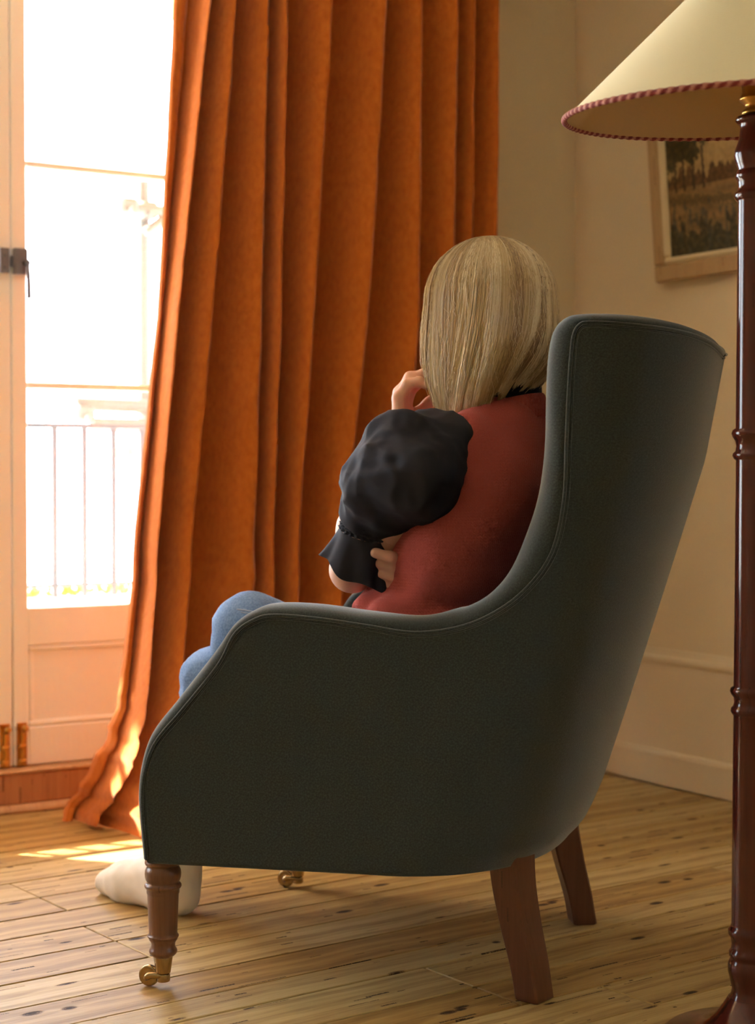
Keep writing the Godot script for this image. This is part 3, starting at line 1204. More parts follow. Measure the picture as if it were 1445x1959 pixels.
# skin of the chair: s runs along the near side and round the back, y up
func skin(s: float, y: float) -> Vector3:
	var f0 := -0.10 - 0.30 * (y - 0.23) / 0.92
	var w0 := 0.385 - 0.045 * (y - 0.23) / 0.92
	if s >= f0:
		return Vector3(s, y, -(w0 + (0.412 - w0) * (s - f0) / (0.32 - f0)))
	var d := back_at(y) + f0
	var ang := (f0 - s) / d
	var n := 2.5
	var u := sin(ang)
	var w := cos(ang)
	var r := pow(pow(absf(u), n) + pow(absf(w), n), -1.0 / n)
	return Vector3(f0 - d * r * u, y, -w0 * r * w)


func skin_end(y: float) -> float:
	var f0 := -0.10 - 0.30 * (y - 0.23) / 0.92
	return f0 - (back_at(y) + f0) * PI / 2


func skin_normal(s: float, y: float) -> Vector3:
	var e := 0.004
	return -(skin(s + e, y) - skin(s - e, y)).cross(skin(s, y + e) - skin(s, y - e)).normalized()


func armchair() -> void:
	var root := thing("armchair", "tall wing armchair in grey-green felt with turned front legs, the woman sitting in it", "armchair", CHAIR, CHAIR_TURN)
	var pair := [
		[0.316, 0.232, 0.303, 0.232], [0.325, 0.334, 0.311, 0.334], [0.318, 0.400, 0.303, 0.395], [0.299, 0.452, 0.283, 0.440], [0.255, 0.508, 0.240, 0.490], [0.190, 0.590, 0.175, 0.570], [0.154, 0.639, 0.147, 0.622], [0.117, 0.664, 0.114, 0.647], [0.081, 0.674, 0.079, 0.656], [0.009, 0.673, 0.007, 0.652], [-0.080, 0.663, -0.081, 0.641],
		[-0.167, 0.657, -0.158, 0.631], [-0.228, 0.671, -0.23, 0.640], [-0.280, 0.694, -0.290, 0.664], [-0.322, 0.733, -0.342, 0.704], [-0.352, 0.789, -0.384, 0.764], [-0.371, 0.857, -0.404, 0.849], [-0.376, 0.943, -0.409, 0.942], [-0.374, 1.028, -0.413, 1.03], [-0.375, 1.088, -0.417, 1.090], [-0.383, 1.130, -0.421, 1.121], [-0.403, 1.152, -0.430, 1.136],
		[-0.435, 1.158, -0.446, 1.140], [-0.50, 1.155, -0.505, 1.137], [-0.60, 1.146, -0.603, 1.128], [-0.70, 1.133, -0.702, 1.114], [-0.775, 1.125, -0.775, 1.106]]
	var po := []
	var pi := []
	for q in pair:
		po.append(Vector3(q[0], q[1], 0))
		pi.append(Vector3(q[2], q[3], 0))
	var m := 150
	var oc := crom(po, m)
	var ic := crom(pi, m)
	# where the panel's columns start on the bottom edge
	var foot := [0.303, 0.300, 0.296, 0.288, 0.25, 0.19, 0.15, 0.115, 0.075, 0.0, -0.085, -0.165, -0.24, -0.305, -0.355, -0.39, -0.405, -0.412, -0.418, -0.424, -0.43, -0.436, -0.443, -0.455, -0.472, -0.488, skin_end(0.232)]
	var thick := 0.095
	var nv := 40
	var half := []     # columns of the near half: panel from the bottom to the seam, roll over the edge, inside down to the seat
	var halfn := []
	var seam := PackedVector3Array()
	for i in m:
		var a := ic[i]
		var sb: float = lut(range(27), foot, i / (m - 1.0) * 26.0)
		if i == m - 1:
			sb = skin_end(0.232)
			a.x = skin_end(a.y)
		var col := PackedVector3Array()
		var nor := PackedVector3Array()
		var nb := skin_normal(sb, 0.232)
		# tucked-under bottom edge
		for k in 4:
			var ang := PI / 2 * k / 4
			col.append(skin(sb, 0.232) - nb * 0.022 * (1.0 - sin(ang)) + Vector3(0, -0.010 * cos(ang), 0))
			nor.append((nb * sin(ang) + Vector3.DOWN * cos(ang)).normalized())
		for k in nv + 1:
			var u := float(k) / nv
			var s := lerpf(sb, a.x, u)
			var y := lerpf(0.232, a.y, u)
			col.append(skin(s, y))
			nor.append(skin_normal(s, y))
		var na := skin_normal(a.x, a.y)
		var A := skin(a.x, a.y)
		seam.append(A + na * 0.0015)
		var lift := skin(oc[i].x if i < m - 1 else a.x, oc[i].y) - A
		lift -= na * lift.dot(na)
		var C := A - na * thick
		# shallow groove at the seam, then the padded roll
		for k in range(1, 17):
			var ph := PI * k / 16.0
			var e := 0.88
			var cx := signf(cos(ph)) * pow(absf(cos(ph)), e)
			col.append((A + C) / 2 + (A - C) / 2 * cx + lift * pow(sin(ph), 0.8))
			nor.append((na * cos(ph) * lift.length() + lift.normalized() * sin(ph) * thick / 2).normalized())
		for k in range(1, 25):
			var u := 1.0 - float(k) / 24
			var s := lerpf(sb, a.x, u)
			var y := lerpf(0.34, a.y, u)
			if y > a.y:
				y = a.y
			var nn := skin_normal(s, y)
			col.append(skin(s, y) - nn * thick)
			nor.append(-nn)
		half.append(col)
		halfn.append(nor)
	for i in range(m - 2, -1, -1):
		var col := PackedVector3Array()
		var nor := PackedVector3Array()
		for k in half[i].size():
			col.append(half[i][k] * Vector3(1, 1, -1))
			nor.append(halfn[i][k] * Vector3(1, 1, -1))
		half.append(col)
		halfn.append(nor)
	# columns become rows along the outline; in a row the points go up, so row x column points inward: flip
	var b := MB.new()
	b.grid(half, false, true, halfn)
	obj("upholstered_shell", b, M.felt, root)
	for side in 2:
		for k in 2:
			b = MB.new()
			var path := PackedVector3Array()
			for i in m - 1:
				var p := seam[i]
				if k == 1:
					# second stitched ridge, 7 mm inside the first
					var dirn := (ic[mini(i + 1, m - 1)] - ic[maxi(i - 1, 0)]).normalized()
					var q := ic[i] + Vector3(-dirn.y, dirn.x, 0) * 0.0065
					if i == m - 1:
						q.x = skin_end(q.y)
					p = skin(q.x, q.y)
				path.append(p * Vector3(1, 1, -1 if side else 1))
			b.tube(path, 0.003 if k == 0 else 0.0016, 8, true)
			obj(["piping", "stitched_ridge"][k], b, M.felt, root)
	# bottom cloth
	b = MB.new()
	var ring := PackedVector3Array()
	for col in half:
		ring.append(col[0] + Vector3(0, 0.002, 0))
	b.fan(ring, Vector3.DOWN)
	obj("bottom_cloth", b, flat(Color8(34, 30, 28), 0.95), root)
	b = MB.new()
	b.box(Vector3(0.285, 0.29, 0), Vector3(0.07, 0.135, 0.66), 0.02)
	obj("front_rail", b, M.felt, root)
	var f := Field.new(Vector3(-0.42, 0.28, -0.36), Vector3(0.38, 0.50, 0.36), 0.012, 0.03)
	for q in [[-0.30, 0.22], [0.0, 0.255], [0.26, 0.265]]:
		f.cap(Vector3(q[0], 0.375, -q[1]), Vector3(q[0], 0.375, q[1]), 0.062, 0.062)
	f.cap(Vector3(-0.30, 0.375, -0.2), Vector3(0.26, 0.375, -0.24), 0.066, 0.066)
	f.cap(Vector3(-0.30, 0.375, 0.2), Vector3(0.26, 0.375, 0.24), 0.066, 0.066)
	f.cap(Vector3(-0.30, 0.375, 0.0), Vector3(0.26, 0.375, 0.0), 0.07, 0.07)
	for q in [-0.2, -0.1, 0.1, 0.2]:
		f.cap(Vector3(q, 0.375, -0.23), Vector3(q, 0.375, 0.23), 0.064, 0.064)
	b = MB.new()
	f.net(b)
	obj("seat_cushion", b, M.felt, root)
	# padded inner back between the wings
	f = Field.new(Vector3(-0.62, 0.38, -0.34), Vector3(-0.15, 1.16, 0.34), 0.014, 0.04)
	for q in [-0.19, -0.1, 0.0, 0.1, 0.19]:
		f.cap(Vector3(-0.34, 0.44, q), Vector3(-0.515, 1.06, q), 0.055, 0.045)
	b = MB.new()
	f.net(b)
	obj("back_cushion", b, M.felt, root)
	# turned front legs on brass castors
	for side in [-1.0, 1.0]:
		var leg := Node3D.new()
		leg.name = "front_leg"
		root.add_child(leg, true)
		leg.position = Vector3(0.292, 0, side * 0.367)
		b = MB.new()
		var pv := PackedVector2Array()
		for q in [[0.054, 0.0165], [0.0565, 0.0200], [0.060, 0.0234], [0.0635, 0.0246], [0.067, 0.0238], [0.0705, 0.0212], [0.077, 0.0206], [0.081, 0.0220], [0.0842, 0.0246], [0.087, 0.0250], [0.0875, 0.0247], [0.0885, 0.0268], [0.0905, 0.0275], [0.0925, 0.0268], [0.0935, 0.0246], [0.098, 0.0248], [0.134, 0.0262], [0.164, 0.0274], [0.1655, 0.0283], [0.169, 0.0286], [0.1735, 0.0285], [0.1745, 0.0306], [0.1775, 0.0323], [0.1805, 0.0320], [0.1830, 0.0298], [0.1845, 0.0268], [0.188, 0.0296], [0.194, 0.0313], [0.200, 0.0317], [0.206, 0.0309], [0.2105, 0.0286], [0.2125, 0.0272], [0.2145, 0.0276], [0.2155, 0.0304], [0.2185, 0.0316], [0.2215, 0.0312], [0.2235, 0.0298], [0.240, 0.0298]]:
			pv.append(Vector2(q[1], q[0]))
		b.lathe(pv, Vector3.ZERO, 40)
		obj("turned_post", b, M.leg, leg)
		b = MB.new()
		b.lathe(PackedVector2Array([Vector2(0.0128, 0.026), Vector2(0.0135, 0.0265), Vector2(0.0172, 0.053), Vector2(0.0175, 0.055), Vector2(0.0160, 0.0555)]), Vector3.ZERO, 10)
		obj("ferrule", b, M.old_brass, leg)
		b = MB.new()
		b.lathe(PackedVector2Array([Vector2(0.0105, 0.0105), Vector2(0.012, 0.012), Vector2(0.012, 0.0225), Vector2(0.0105, 0.024), Vector2(0.008, 0.0265)]), Vector3.ZERO, 20)
		# arms of the fork reach forward to the axle on both sides of the wheel
		for z in [-0.0105, 0.0105]:
			var arm := [Vector3(0.0, 0.0215, z * 0.8), Vector3(0.010, 0.0225, z), Vector3(0.020, 0.022, z), Vector3(0.0265, 0.0185, z), Vector3(0.0275, 0.0145, z)]
			b.tube(crom(arm, 12), [0.0035, 0.0045, 0.0052, 0.0056, 0.0058, 0.006, 0.0062, 0.0062, 0.006, 0.0056, 0.0048, 0.0038], 10)
		obj("fork", b, M.old_brass, leg)
		b = MB.new()
		b.lathe(PackedVector2Array([Vector2(0.0005, -0.0065), Vector2(0.005, -0.0072), Vector2(0.006, -0.0050), Vector2(0.0145, -0.0055), Vector2(0.0172, -0.0052), Vector2(0.0184, -0.003), Vector2(0.0186, 0.0), Vector2(0.0184, 0.003), Vector2(0.0172, 0.0052), Vector2(0.0145, 0.0055), Vector2(0.006, 0.0050), Vector2(0.005, 0.0072), Vector2(0.0005, 0.0065)]), Vector3(0.0265, 0.0187, 0), 32, Basis(Vector3.RIGHT, PI / 2), false)
		obj("castor_wheel", b, M.old_brass, leg)
		b = MB.new()
		b.tube(PackedVector3Array([Vector3(0.0265, 0.0165, -0.0135), Vector3(0.0265, 0.0165, 0.0135)]), 0.0034, 10)
		obj("axle", b, M.iron, leg)
	# sabre rear legs
	for side in [-1.0, 1.0]:
		b = MB.new()
		var rows := []
		var turn := Basis(Vector3.UP, deg_to_rad(24.0 * side))
		var mid := [Vector3(-0.298, 0.275, 0.240), Vector3(-0.303, 0.20, 0.243), Vector3(-0.316, 0.13, 0.248), Vector3(-0.333, 0.06, 0.254), Vector3(-0.343, 0.003, 0.257), Vector3(-0.343, 0.0, 0.257)]
		var pts := crom(mid.slice(0, 5), 22)
		pts.append(pts[-1] - Vector3(0, 0.003, 0))
		for k in pts.size():
			var u := float(k) / (pts.size() - 1)
			var hx := lerpf(0.031, 0.0235, minf(u * 1.25, 1.0))
			var hz := lerpf(0.030, 0.0265, u)
			if k == pts.size() - 1:
				hx -= 0.003
				hz -= 0.003
			var row := PackedVector3Array()
			var cv := 0.0035
			for q in [[-1, -1, 1, 0], [-1, -1, 0, 1], [-1, 1, 0, -1], [-1, 1, 1, 0], [1, 1, -1, 0], [1, 1, 0, -1], [1, -1, 0, 1], [1, -1, -1, 0]]:
				row.append(pts[k] * Vector3(1, 1, side) + turn * Vector3(q[0] * hx + q[2] * cv, 0, q[1] * hz + q[3] * cv))
			rows.append(row)
		# faceted: each side its own strip
		for e in 8:
			var strip := []
			for row in rows:
				strip.append(PackedVector3Array([row[e], row[(e + 1) % 8]]))
			b.grid(strip)
		b.fan(rows[-1], Vector3.DOWN)
		obj("rear_leg", b, M.rear_leg, root)


# ---------------------------------------------------------------- the woman; same axes as the chair
func finger(f: Field, pts: Array, r0: float, r1: float) -> void:
	var rr := []
	for k in pts.size():
		rr.append(lerpf(r0, r1, float(k) / (pts.size() - 1)))
	f.chain(pts, rr)


func person() -> void:
	var root := thing("person", "woman with blonde bob in rust knitted vest, black puff sleeves and jeans, back turned", "person", CHAIR, CHAIR_TURN)
	var skin_m := flat(Color8(226, 172, 146), 0.55)
	skin_m.subsurf_scatter_enabled = true
	skin_m.subsurf_scatter_strength = 0.12
	var knit := flat(Color8(184, 90, 82), 0.95)
	var ki: Array = knit_images()
	knit.albedo_texture = tex(ramp(nimg(256, 0.12, 21, 4), [Color8(200, 190, 190), Color8(255, 250, 250), Color8(255, 255, 255)]))
	knit.normal_enabled = true
	knit.normal_texture = bump(ki[0], 5.0)
	knit.normal_scale = 1.7
	knit.rim_enabled = true
	knit.rim = 0.7
	knit.rim_tint = 0.6
	knit.metallic_specular = 0.2
	tri_map(knit, Vector3(46, 46, 46))
	var black := flat(Color8(36, 36, 46), 0.75)
	black.normal_enabled = true
	black.normal_texture = bump(weave_image(64, 4, 9), 1.0)
	black.normal_scale = 0.2
	tri_map(black, 60.0)
	black.metallic_specular = 0.35
	var denim := flat(Color.WHITE, 0.85)
	denim.albedo_texture = tex(ramp(nimg(256, 0.05, 23, 5), [Color8(82, 110, 154), Color8(104, 136, 182), Color8(134, 164, 202)]))
	denim.normal_enabled = true
	denim.normal_texture = bump(weave_image(128, 4, 10), 2.0)
	denim.normal_scale = 0.35
	tri_map(denim, 14.0)
	var wool := flat(Color8(240, 232, 222), 0.95)
	wool.normal_enabled = true
	wool.normal_texture = bump(weave_image(64, 4, 11), 2.0)
	wool.normal_scale = 0.4
	tri_map(wool, 22.0)

	# joints
	var neck := Vector3(-0.215, 1.02, 0.0)
	var sh_l := Vector3(-0.175, 0.940, -0.142)
	var sh_r := Vector3(-0.175, 0.945, 0.150)
	var el_l := Vector3(0.028, 0.717, -0.100)
	var el_r := Vector3(0.035, 0.700, 0.200)
	var wr_l := Vector3(-0.036, 0.968, -0.005)
	var wr_r := Vector3(0.000, 0.722, 0.000)
	var hip_l := Vector3(-0.10, 0.512, -0.085)
	var hip_r := Vector3(-0.10, 0.508, 0.085)
	var kn_l := Vector3(0.285, 0.592, 0.045)
	var kn_r := Vector3(0.365, 0.482, 0.075)
	var an_l := Vector3(0.425, 0.255, 0.215)
	var an_r := Vector3(0.462, 0.090, 0.100)
	var head := Vector3(-0.205, 1.195, 0.005)
	var fd := Vector3(0.66, 0, 0.75)     # where she looks: out of the window
	var sd := Vector3(0.75, 0, -0.66)    # her left

	# ---- body: one continuous skin
	var body := MB.new()
	var f := Field.new(Vector3(-0.36, 0.44, -0.25), Vector3(0.12, 1.10, 0.28), 0.012, 0.03)
	var flatz := Vector3(1, 1, 0.62)
	f.cap(Vector3(-0.13, 0.55, 0), Vector3(-0.15, 0.72, 0), 0.074, 0.074, flatz)
	f.cap(Vector3(-0.14, 0.72, 0), Vector3(-0.19, 0.90, 0), 0.080, 0.088, flatz)
	f.cap(sh_l, sh_r, 0.032, 0.032)
	f.cap(Vector3(-0.225, 0.97, 0), Vector3(-0.23, 1.10, 0), 0.052, 0.048)
	f.chain([sh_l, sh_l.lerp(el_l, 0.5), el_l], [0.032, 0.039, 0.037])
	f.chain([sh_r, sh_r.lerp(el_r, 0.5), el_r], [0.032, 0.039, 0.037])
	f.chain([el_r, el_r.lerp(wr_r, 0.35), wr_r], [0.040, 0.039, 0.026])
	f.net(body)
	f = Field.new(Vector3(-0.10, 0.64, -0.17), Vector3(0.11, 1.02, 0.05), 0.006, 0.02)
	f.chain([sh_l.lerp(el_l, 0.72), el_l], [0.040, 0.0375])
	f.chain([el_l, el_l.lerp(wr_l, 0.3) + Vector3(0.012, 0, 0), wr_l], [0.039, 0.041, 0.026])
	f.net(body)
	f = Field.new(Vector3(-0.24, 0.0, -0.20), Vector3(0.62, 0.66, 0.40), 0.014, 0.03)
	f.chain([hip_l, kn_l, an_l], [0.062, 0.044, 0.029])
	f.chain([hip_r, kn_r, an_r], [0.062, 0.044, 0.029])
	f.cap(an_r, Vector3(0.455, 0.04, 0.10), 0.032, 0.030)
	f.chain([Vector3(0.46, 0.04, 0.10), Vector3(0.58, 0.035, 0.165), Vector3(0.67, 0.024, 0.215)], [0.030, 0.030, 0.018])
	f.chain([an_l, Vector3(0.48, 0.22, 0.26), Vector3(0.55, 0.175, 0.31)], [0.032, 0.030, 0.018])
	f.net(body)
	# head: skull, jaw, brow, nose, lips, chin, ears
	f = Field.new(head + Vector3(-0.14, -0.18, -0.14), head + Vector3(0.14, 0.15, 0.14), 0.004, 0.022)
	f.cap(head + fd * -0.025 + Vector3(0, 0.035, 0), head + fd * 0.022 + Vector3(0, 0.035, 0), 0.078, 0.073)
	f.cap(head + fd * 0.030 + Vector3(0, 0.0, 0), head + fd * 0.048 + Vector3(0, -0.075, 0), 0.058, 0.038)
	f.cap(head + fd * 0.066 + Vector3(0, -0.098, 0), head + fd * 0.060 + Vector3(0, -0.09, 0), 0.018, 0.02)
	for s in [-1.0, 1.0]:
		f.cap(head + fd * 0.050 + sd * 0.036 * s + Vector3(0, -0.035, 0), head + fd * 0.03 + sd * 0.05 * s + Vector3(0, -0.03, 0), 0.026, 0.02)
		f.cap(head + fd * 0.082 + sd * 0.014 * s + Vector3(0, 0.028, 0), head + fd * 0.074 + sd * 0.042 * s + Vector3(0, 0.028, 0), 0.010, 0.009, Vector3.ONE, false, 0.012)
		f.cap(head + fd * 0.088 + sd * 0.030 * s + Vector3(0, 0.008, 0), head + fd * 0.088 + sd * 0.034 * s + Vector3(0, 0.008, 0), 0.013, 0.012, Vector3.ONE, true, 0.008)
		f.cap(head + fd * 0.071 + sd * 0.031 * s + Vector3(0, 0.008, 0), head + fd * 0.071 + sd * 0.033 * s + Vector3(0, 0.008, 0), 0.0125, 0.0125, Vector3.ONE, false, 0.004)
		f.cap(head + fd * 0.004 + sd * 0.076 * s + Vector3(0, 0.015, 0), head + fd * 0.008 + sd * 0.074 * s + Vector3(0, -0.02, 0), 0.013, 0.008, Vector3.ONE, false, 0.008)
	f.cap(head + fd * 0.088 + Vector3(0, 0.015, 0), head + fd * 0.106 + Vector3(0, -0.018, 0), 0.007, 0.010, Vector3.ONE, false, 0.012)
	f.cap(head + fd * 0.092 - sd * 0.010 + Vector3(0, -0.022, 0), head + fd * 0.092 + sd * 0.010 + Vector3(0, -0.022, 0), 0.007, 0.007, Vector3.ONE, false, 0.008)
	for q in [-0.047, -0.056]:
		f.cap(head + fd * 0.082 - sd * 0.016 + Vector3(0, q, 0), head + fd * 0.082 + sd * 0.016 + Vector3(0, q, 0), 0.0058, 0.0058, Vector3.ONE, false, 0.006)
	f.cap(head + fd * -0.02 + Vector3(0, -0.05, 0), head + fd * -0.02 + Vector3(0, -0.17, 0), 0.052, 0.048)
	f.net(body)
	# left hand propping the chin: back of the hand to the window, fingers curled under the jaw
	f = Field.new(Vector3(-0.17, 0.93, -0.06), Vector3(0.03, 1.12, 0.11), 0.0032, 0.009)
	var kx := [Vector3(-0.040, 1.036, -0.026), Vector3(-0.036, 1.046, -0.006), Vector3(-0.036, 1.046, 0.015), Vector3(-0.040, 1.038, 0.034)]
	f.cap(wr_l + Vector3(0, -0.02, 0), wr_l + Vector3(0, 0.01, 0), 0.026, 0.024, Vector3(1.25, 1, 1))
	for k in 4:
		f.cap(wr_l + Vector3(-0.004, 0.005, (k - 1.5) * 0.012), kx[k], 0.016, 0.0115)
		var len: float = [0.82, 0.97, 1.0, 0.9][k]
		finger(f, [kx[k], kx[k] + Vector3(-0.020, 0.030, 0.004) * len, kx[k] + Vector3(-0.046, 0.036, 0.010) * len, kx[k] + Vector3(-0.064, 0.026, 0.014) * len], 0.0102, 0.0078)
	finger(f, [wr_l + Vector3(-0.012, 0.015, 0.022), Vector3(-0.055, 1.005, 0.045), Vector3(-0.078, 1.028, 0.055), Vector3(-0.095, 1.045, 0.058)], 0.0145, 0.0085)
	f.net(body)
	# right hand round the left arm above the elbow, from the inside
	f = Field.new(Vector3(-0.11, 0.66, -0.20), Vector3(0.06, 0.79, 0.05), 0.0032, 0.008)
	f.cap(wr_r + Vector3(0.004, 0, 0.03), wr_r, 0.026, 0.024, Vector3(1, 0.85, 1))
	for k in 4:
		var h := 0.748 - 0.0185 * k
		var kn := Vector3(-0.058, h - 0.004, -0.092)
		f.cap(wr_r + Vector3(-0.006, 0.012 - 0.008 * k, 0), kn, 0.0165, 0.0115)
		var len: float = [1.0, 0.80, 0.72, 0.6][k]
		finger(f, [kn, kn + Vector3(-0.016, -0.003, -0.034) * len, kn + Vector3(-0.002, 0.000, -0.064) * len, kn + Vector3(0.024, 0.008, -0.070) * len], 0.0112, 0.0096)
	finger(f, [wr_r + Vector3(0.010, 0.014, -0.015), Vector3(0.02, 0.765, -0.04), Vector3(0.036, 0.775, -0.062), Vector3(0.046, 0.778, -0.08)], 0.014, 0.009)
	f.net(body)
	obj("body", body, skin_m, root)
	var eye_m := flat(Color8(236, 232, 226), 0.2)
	for s in [-1.0, 1.0]:
		var e := MB.new()
		var p: Vector3 = head + fd * 0.0745 + sd * 0.032 * s + Vector3(0, 0.008, 0)
		e.lathe(PackedVector2Array([Vector2(0.0002, -0.011), Vector2(0.0075, -0.008), Vector2(0.0108, -0.002), Vector2(0.0108, 0.002), Vector2(0.0075, 0.008), Vector2(0.0002, 0.011)]), p, 20, Basis.IDENTITY, false)
		var eo := obj("eye", e, eye_m, root)
		e = MB.new()
		e.lathe(PackedVector2Array([Vector2(0.0052, 0.0), Vector2(0.0048, 0.0012), Vector2(0.0002, 0.0022)]), p + fd * 0.0098, 18, Basis(sd, Vector3(fd.x, 0, fd.z), Vector3.UP))
		obj("iris", e, flat(Color8(62, 78, 84), 0.15), eo)
		e = MB.new()
		e.tube(crom([head + fd * 0.093 + sd * 0.014 * s + Vector3(0, 0.031, 0), head + fd * 0.089 + sd * 0.032 * s + Vector3(0, 0.037, 0), head + fd * 0.072 + sd * 0.052 * s + Vector3(0, 0.031, 0)], 12), 0.0026, 6)
		obj("eyebrow", e, flat(Color8(122, 92, 60), 0.8), root)

	# ---- knitted vest
	var vest := MB.new()
	f = Field.new(Vector3(-0.42, 0.56, -0.26), Vector3(0.10, 1.07, 0.26), 0.007, 0.035)
	var el := Vector3(1, 1, 0.66)
	f.cap(Vector3(-0.115, 0.655, 0), Vector3(-0.15, 0.755, 0), 0.118, 0.116, el)
	f.cap(Vector3(-0.16, 0.755, 0), Vector3(-0.215, 0.885, 0), 0.118, 0.116, el)
	f.cap(Vector3(-0.215, 0.885, 0), Vector3(-0.240, 0.960, 0), 0.114, 0.078, Vector3(1, 1, 0.72))
	f.cap(Vector3(-0.200, 0.955, -0.122), Vector3(-0.200, 0.955, 0.122), 0.050, 0.050)
	f.cap(Vector3(-0.235, 0.980, -0.060), Vector3(-0.235, 0.980, 0.060), 0.046, 0.046)
	# bunched hem in the lap
	f.cap(Vector3(-0.055, 0.640, -0.150), Vector3(-0.030, 0.640, -0.115), 0.034, 0.034, Vector3.ONE, false, 0.012)
	f.cap(Vector3(-0.040, 0.676, -0.130), Vector3(-0.012, 0.655, -0.135), 0.020, 0.026, Vector3.ONE, false, 0.005)
	f.cap(Vector3(-0.012, 0.672, -0.110), Vector3(0.004, 0.648, -0.108), 0.018, 0.022, Vector3.ONE, false, 0.005)
	f.cap(Vector3(-0.010, 0.655, -0.095), Vector3(-0.005, 0.645, 0.06), 0.026, 0.030, Vector3.ONE, false, 0.006)
	f.cap(Vector3(-0.06, 0.615, -0.15), Vector3(-0.16, 0.60, -0.15), 0.045, 0.04)
	# opening for the neck
	f.cap(Vector3(-0.240, 1.020, 0), Vector3(-0.246, 1.12, 0), 0.052, 0.070, Vector3.ONE, true, 0.008)
	f.ruffle(fnl(9.0, 81, 2), 0.006)
	f.net(vest)
	obj("knitted_vest", vest, knit, root)
	# ribbed neckband
	var rib := MB.new()
	var ring := PackedVector3Array()
	var n := 240
	for row in 2:
		pass
	var rows := []
	for k in 9:
		var a := -1.15 + 2.9 * k / 8.0
		var row := PackedVector3Array()
		for q in n:
			var ang := TAU * q / n
			var rr := 0.070 + 0.0055 * cos(a) + 0.0014 * sin(ang * 60.0) - 0.006 * float(k) / 8
			row.append(Vector3(-0.241 + cos(ang) * rr, 1.006 + 0.023 * sin(a) - 0.014 * cos(ang), sin(ang) * rr * 1.04))
		rows.append(row)
	rib.grid(rows, true, true)
	obj("neckband", rib, knit, root)

	# ---- black blouse: standing collar, puffed sleeves, shirred cuffs, frills
	var col := MB.new()
	rows = []
	for k in 8:
		var u := k / 7.0
		var row := PackedVector3Array()
		for q in 72:
			var ang := TAU * q / 72
			var rr := 0.0655 - 0.003 * u + 0.0012 * sin(ang * 9.0 + u * 3.0)
			row.append(Vector3(-0.240 - 0.002 * u + cos(ang) * rr, 0.985 + 0.098 * u, sin(ang) * rr))
		rows.append(row)
	col.grid(rows, true, true)
	obj("collar", col, black, root)
	for side in [-1.0, 1.0]:
		var sl := MB.new()
		var sh := sh_l if side < 0 else sh_r
		var e := el_l if side < 0 else el_r
		var ax := (e - sh).normalized()
		if side < 0:
			f = Field.new(Vector3(-0.27, 0.72, -0.33), Vector3(0.10, 1.05, -0.03), 0.0055, 0.05)
			f.cap(Vector3(-0.155, 0.938, -0.150), Vector3(-0.128, 0.898, -0.185), 0.058, 0.080)
			f.cap(Vector3(-0.104, 0.942, -0.160), Vector3(-0.078, 0.892, -0.170), 0.057, 0.070)
			f.cap(Vector3(-0.070, 0.890, -0.168), Vector3(-0.054, 0.860, -0.155), 0.062, 0.052)
			f.cap(Vector3(-0.052, 0.860, -0.155), Vector3(-0.016, 0.820, -0.133), 0.047, 0.041)
			f.cap(Vector3(-0.030, 0.885, -0.172), Vector3(-0.040, 0.872, -0.190), 0.046, 0.050, Vector3.ONE, false, 0.007)
			f.cap(Vector3(-0.032, 0.842, -0.160), Vector3(-0.050, 0.836, -0.175), 0.042, 0.042, Vector3.ONE, false, 0.007)
			f.cap(Vector3(-0.068, 0.965, -0.172), Vector3(-0.100, 0.960, -0.195), 0.040, 0.046, Vector3.ONE, false, 0.010)
		else:
			f = Field.new(Vector3(-0.27, 0.70, 0.05), Vector3(0.12, 1.05, 0.33), 0.009, 0.05)
			f.cap(Vector3(-0.150, 0.925, 0.175), Vector3(-0.08, 0.86, 0.195), 0.080, 0.090)
			f.cap(Vector3(-0.08, 0.86, 0.195), Vector3(-0.015, 0.78, 0.200), 0.088, 0.050)
		# gathered cloth: creases run along the arm and draw in at the cuff
		var tw := Basis(ax, ax.cross(Vector3(0, 0, 1)).normalized(), ax.cross(ax.cross(Vector3(0, 0, 1)).normalized())).transposed()
		var along := Basis.from_scale(Vector3(0.45, 1.5, 1.5)) * tw
		var ra := fnl(5.5, 91, 2, FastNoiseLite.TYPE_SIMPLEX)
		ra.fractal_type = FastNoiseLite.FRACTAL_RIDGED
		f.ruffle(ra, -0.008, along)
		f.ruffle(fnl(6.0, 92, 2), 0.007)
		var rb := fnl(9.0, 93, 2, FastNoiseLite.TYPE_SIMPLEX)
		rb.fractal_type = FastNoiseLite.FRACTAL_RIDGED
		f.ruffle(rb, -0.005, Basis.from_scale(Vector3(1.2, 0.8, 1.0)))
		f.net(sl)
		var so := obj("puff_sleeve", sl, black, root)
		# shirred cuff and frill
		var c0 := Vector3(-0.014, 0.820, -0.133) if side < 0 else Vector3(-0.015, 0.782, 0.20)
		var c1 := Vector3(-0.003, 0.786, -0.126) if side < 0 else c0 + ax * 0.034
		var e1 := Vector3(0.80, 0.55, 0.15).normalized()
		if side > 0:
			e1 = ax.cross(Vector3(0, 0, 1)).normalized()
		var e2 := (c1 - c0).normalized().cross(e1).normalized()
		e1 = e2.cross((c1 - c0).normalized()).normalized()
		rows = []
		for k in 21:
			var u := k / 20.0
			var row := PackedVector3Array()
			for q in 144:
				var ang := TAU * q / 144
				var rr := 0.0465 + 0.0024 * sin(u * PI * 9.0 + sin(ang * 6.0)) + 0.0018 * sin(ang * 24.0 + sin(u * 22.0) * 1.4)
				row.append(c0.lerp(c1, u) + (e1 * cos(ang) + e2 * sin(ang)) * rr)
			rows.append(row)
		var cu := MB.new()
		cu.grid(rows, true, false)
		obj("shirred_cuff", cu, black, so)
		# the frill hangs from the cuff: its front edge kicks up, the rest drops past the elbow
		var low := c1 + (Vector3(0.006, -0.070, 0.006) if side < 0 else ax * 0.06)
		rows = []
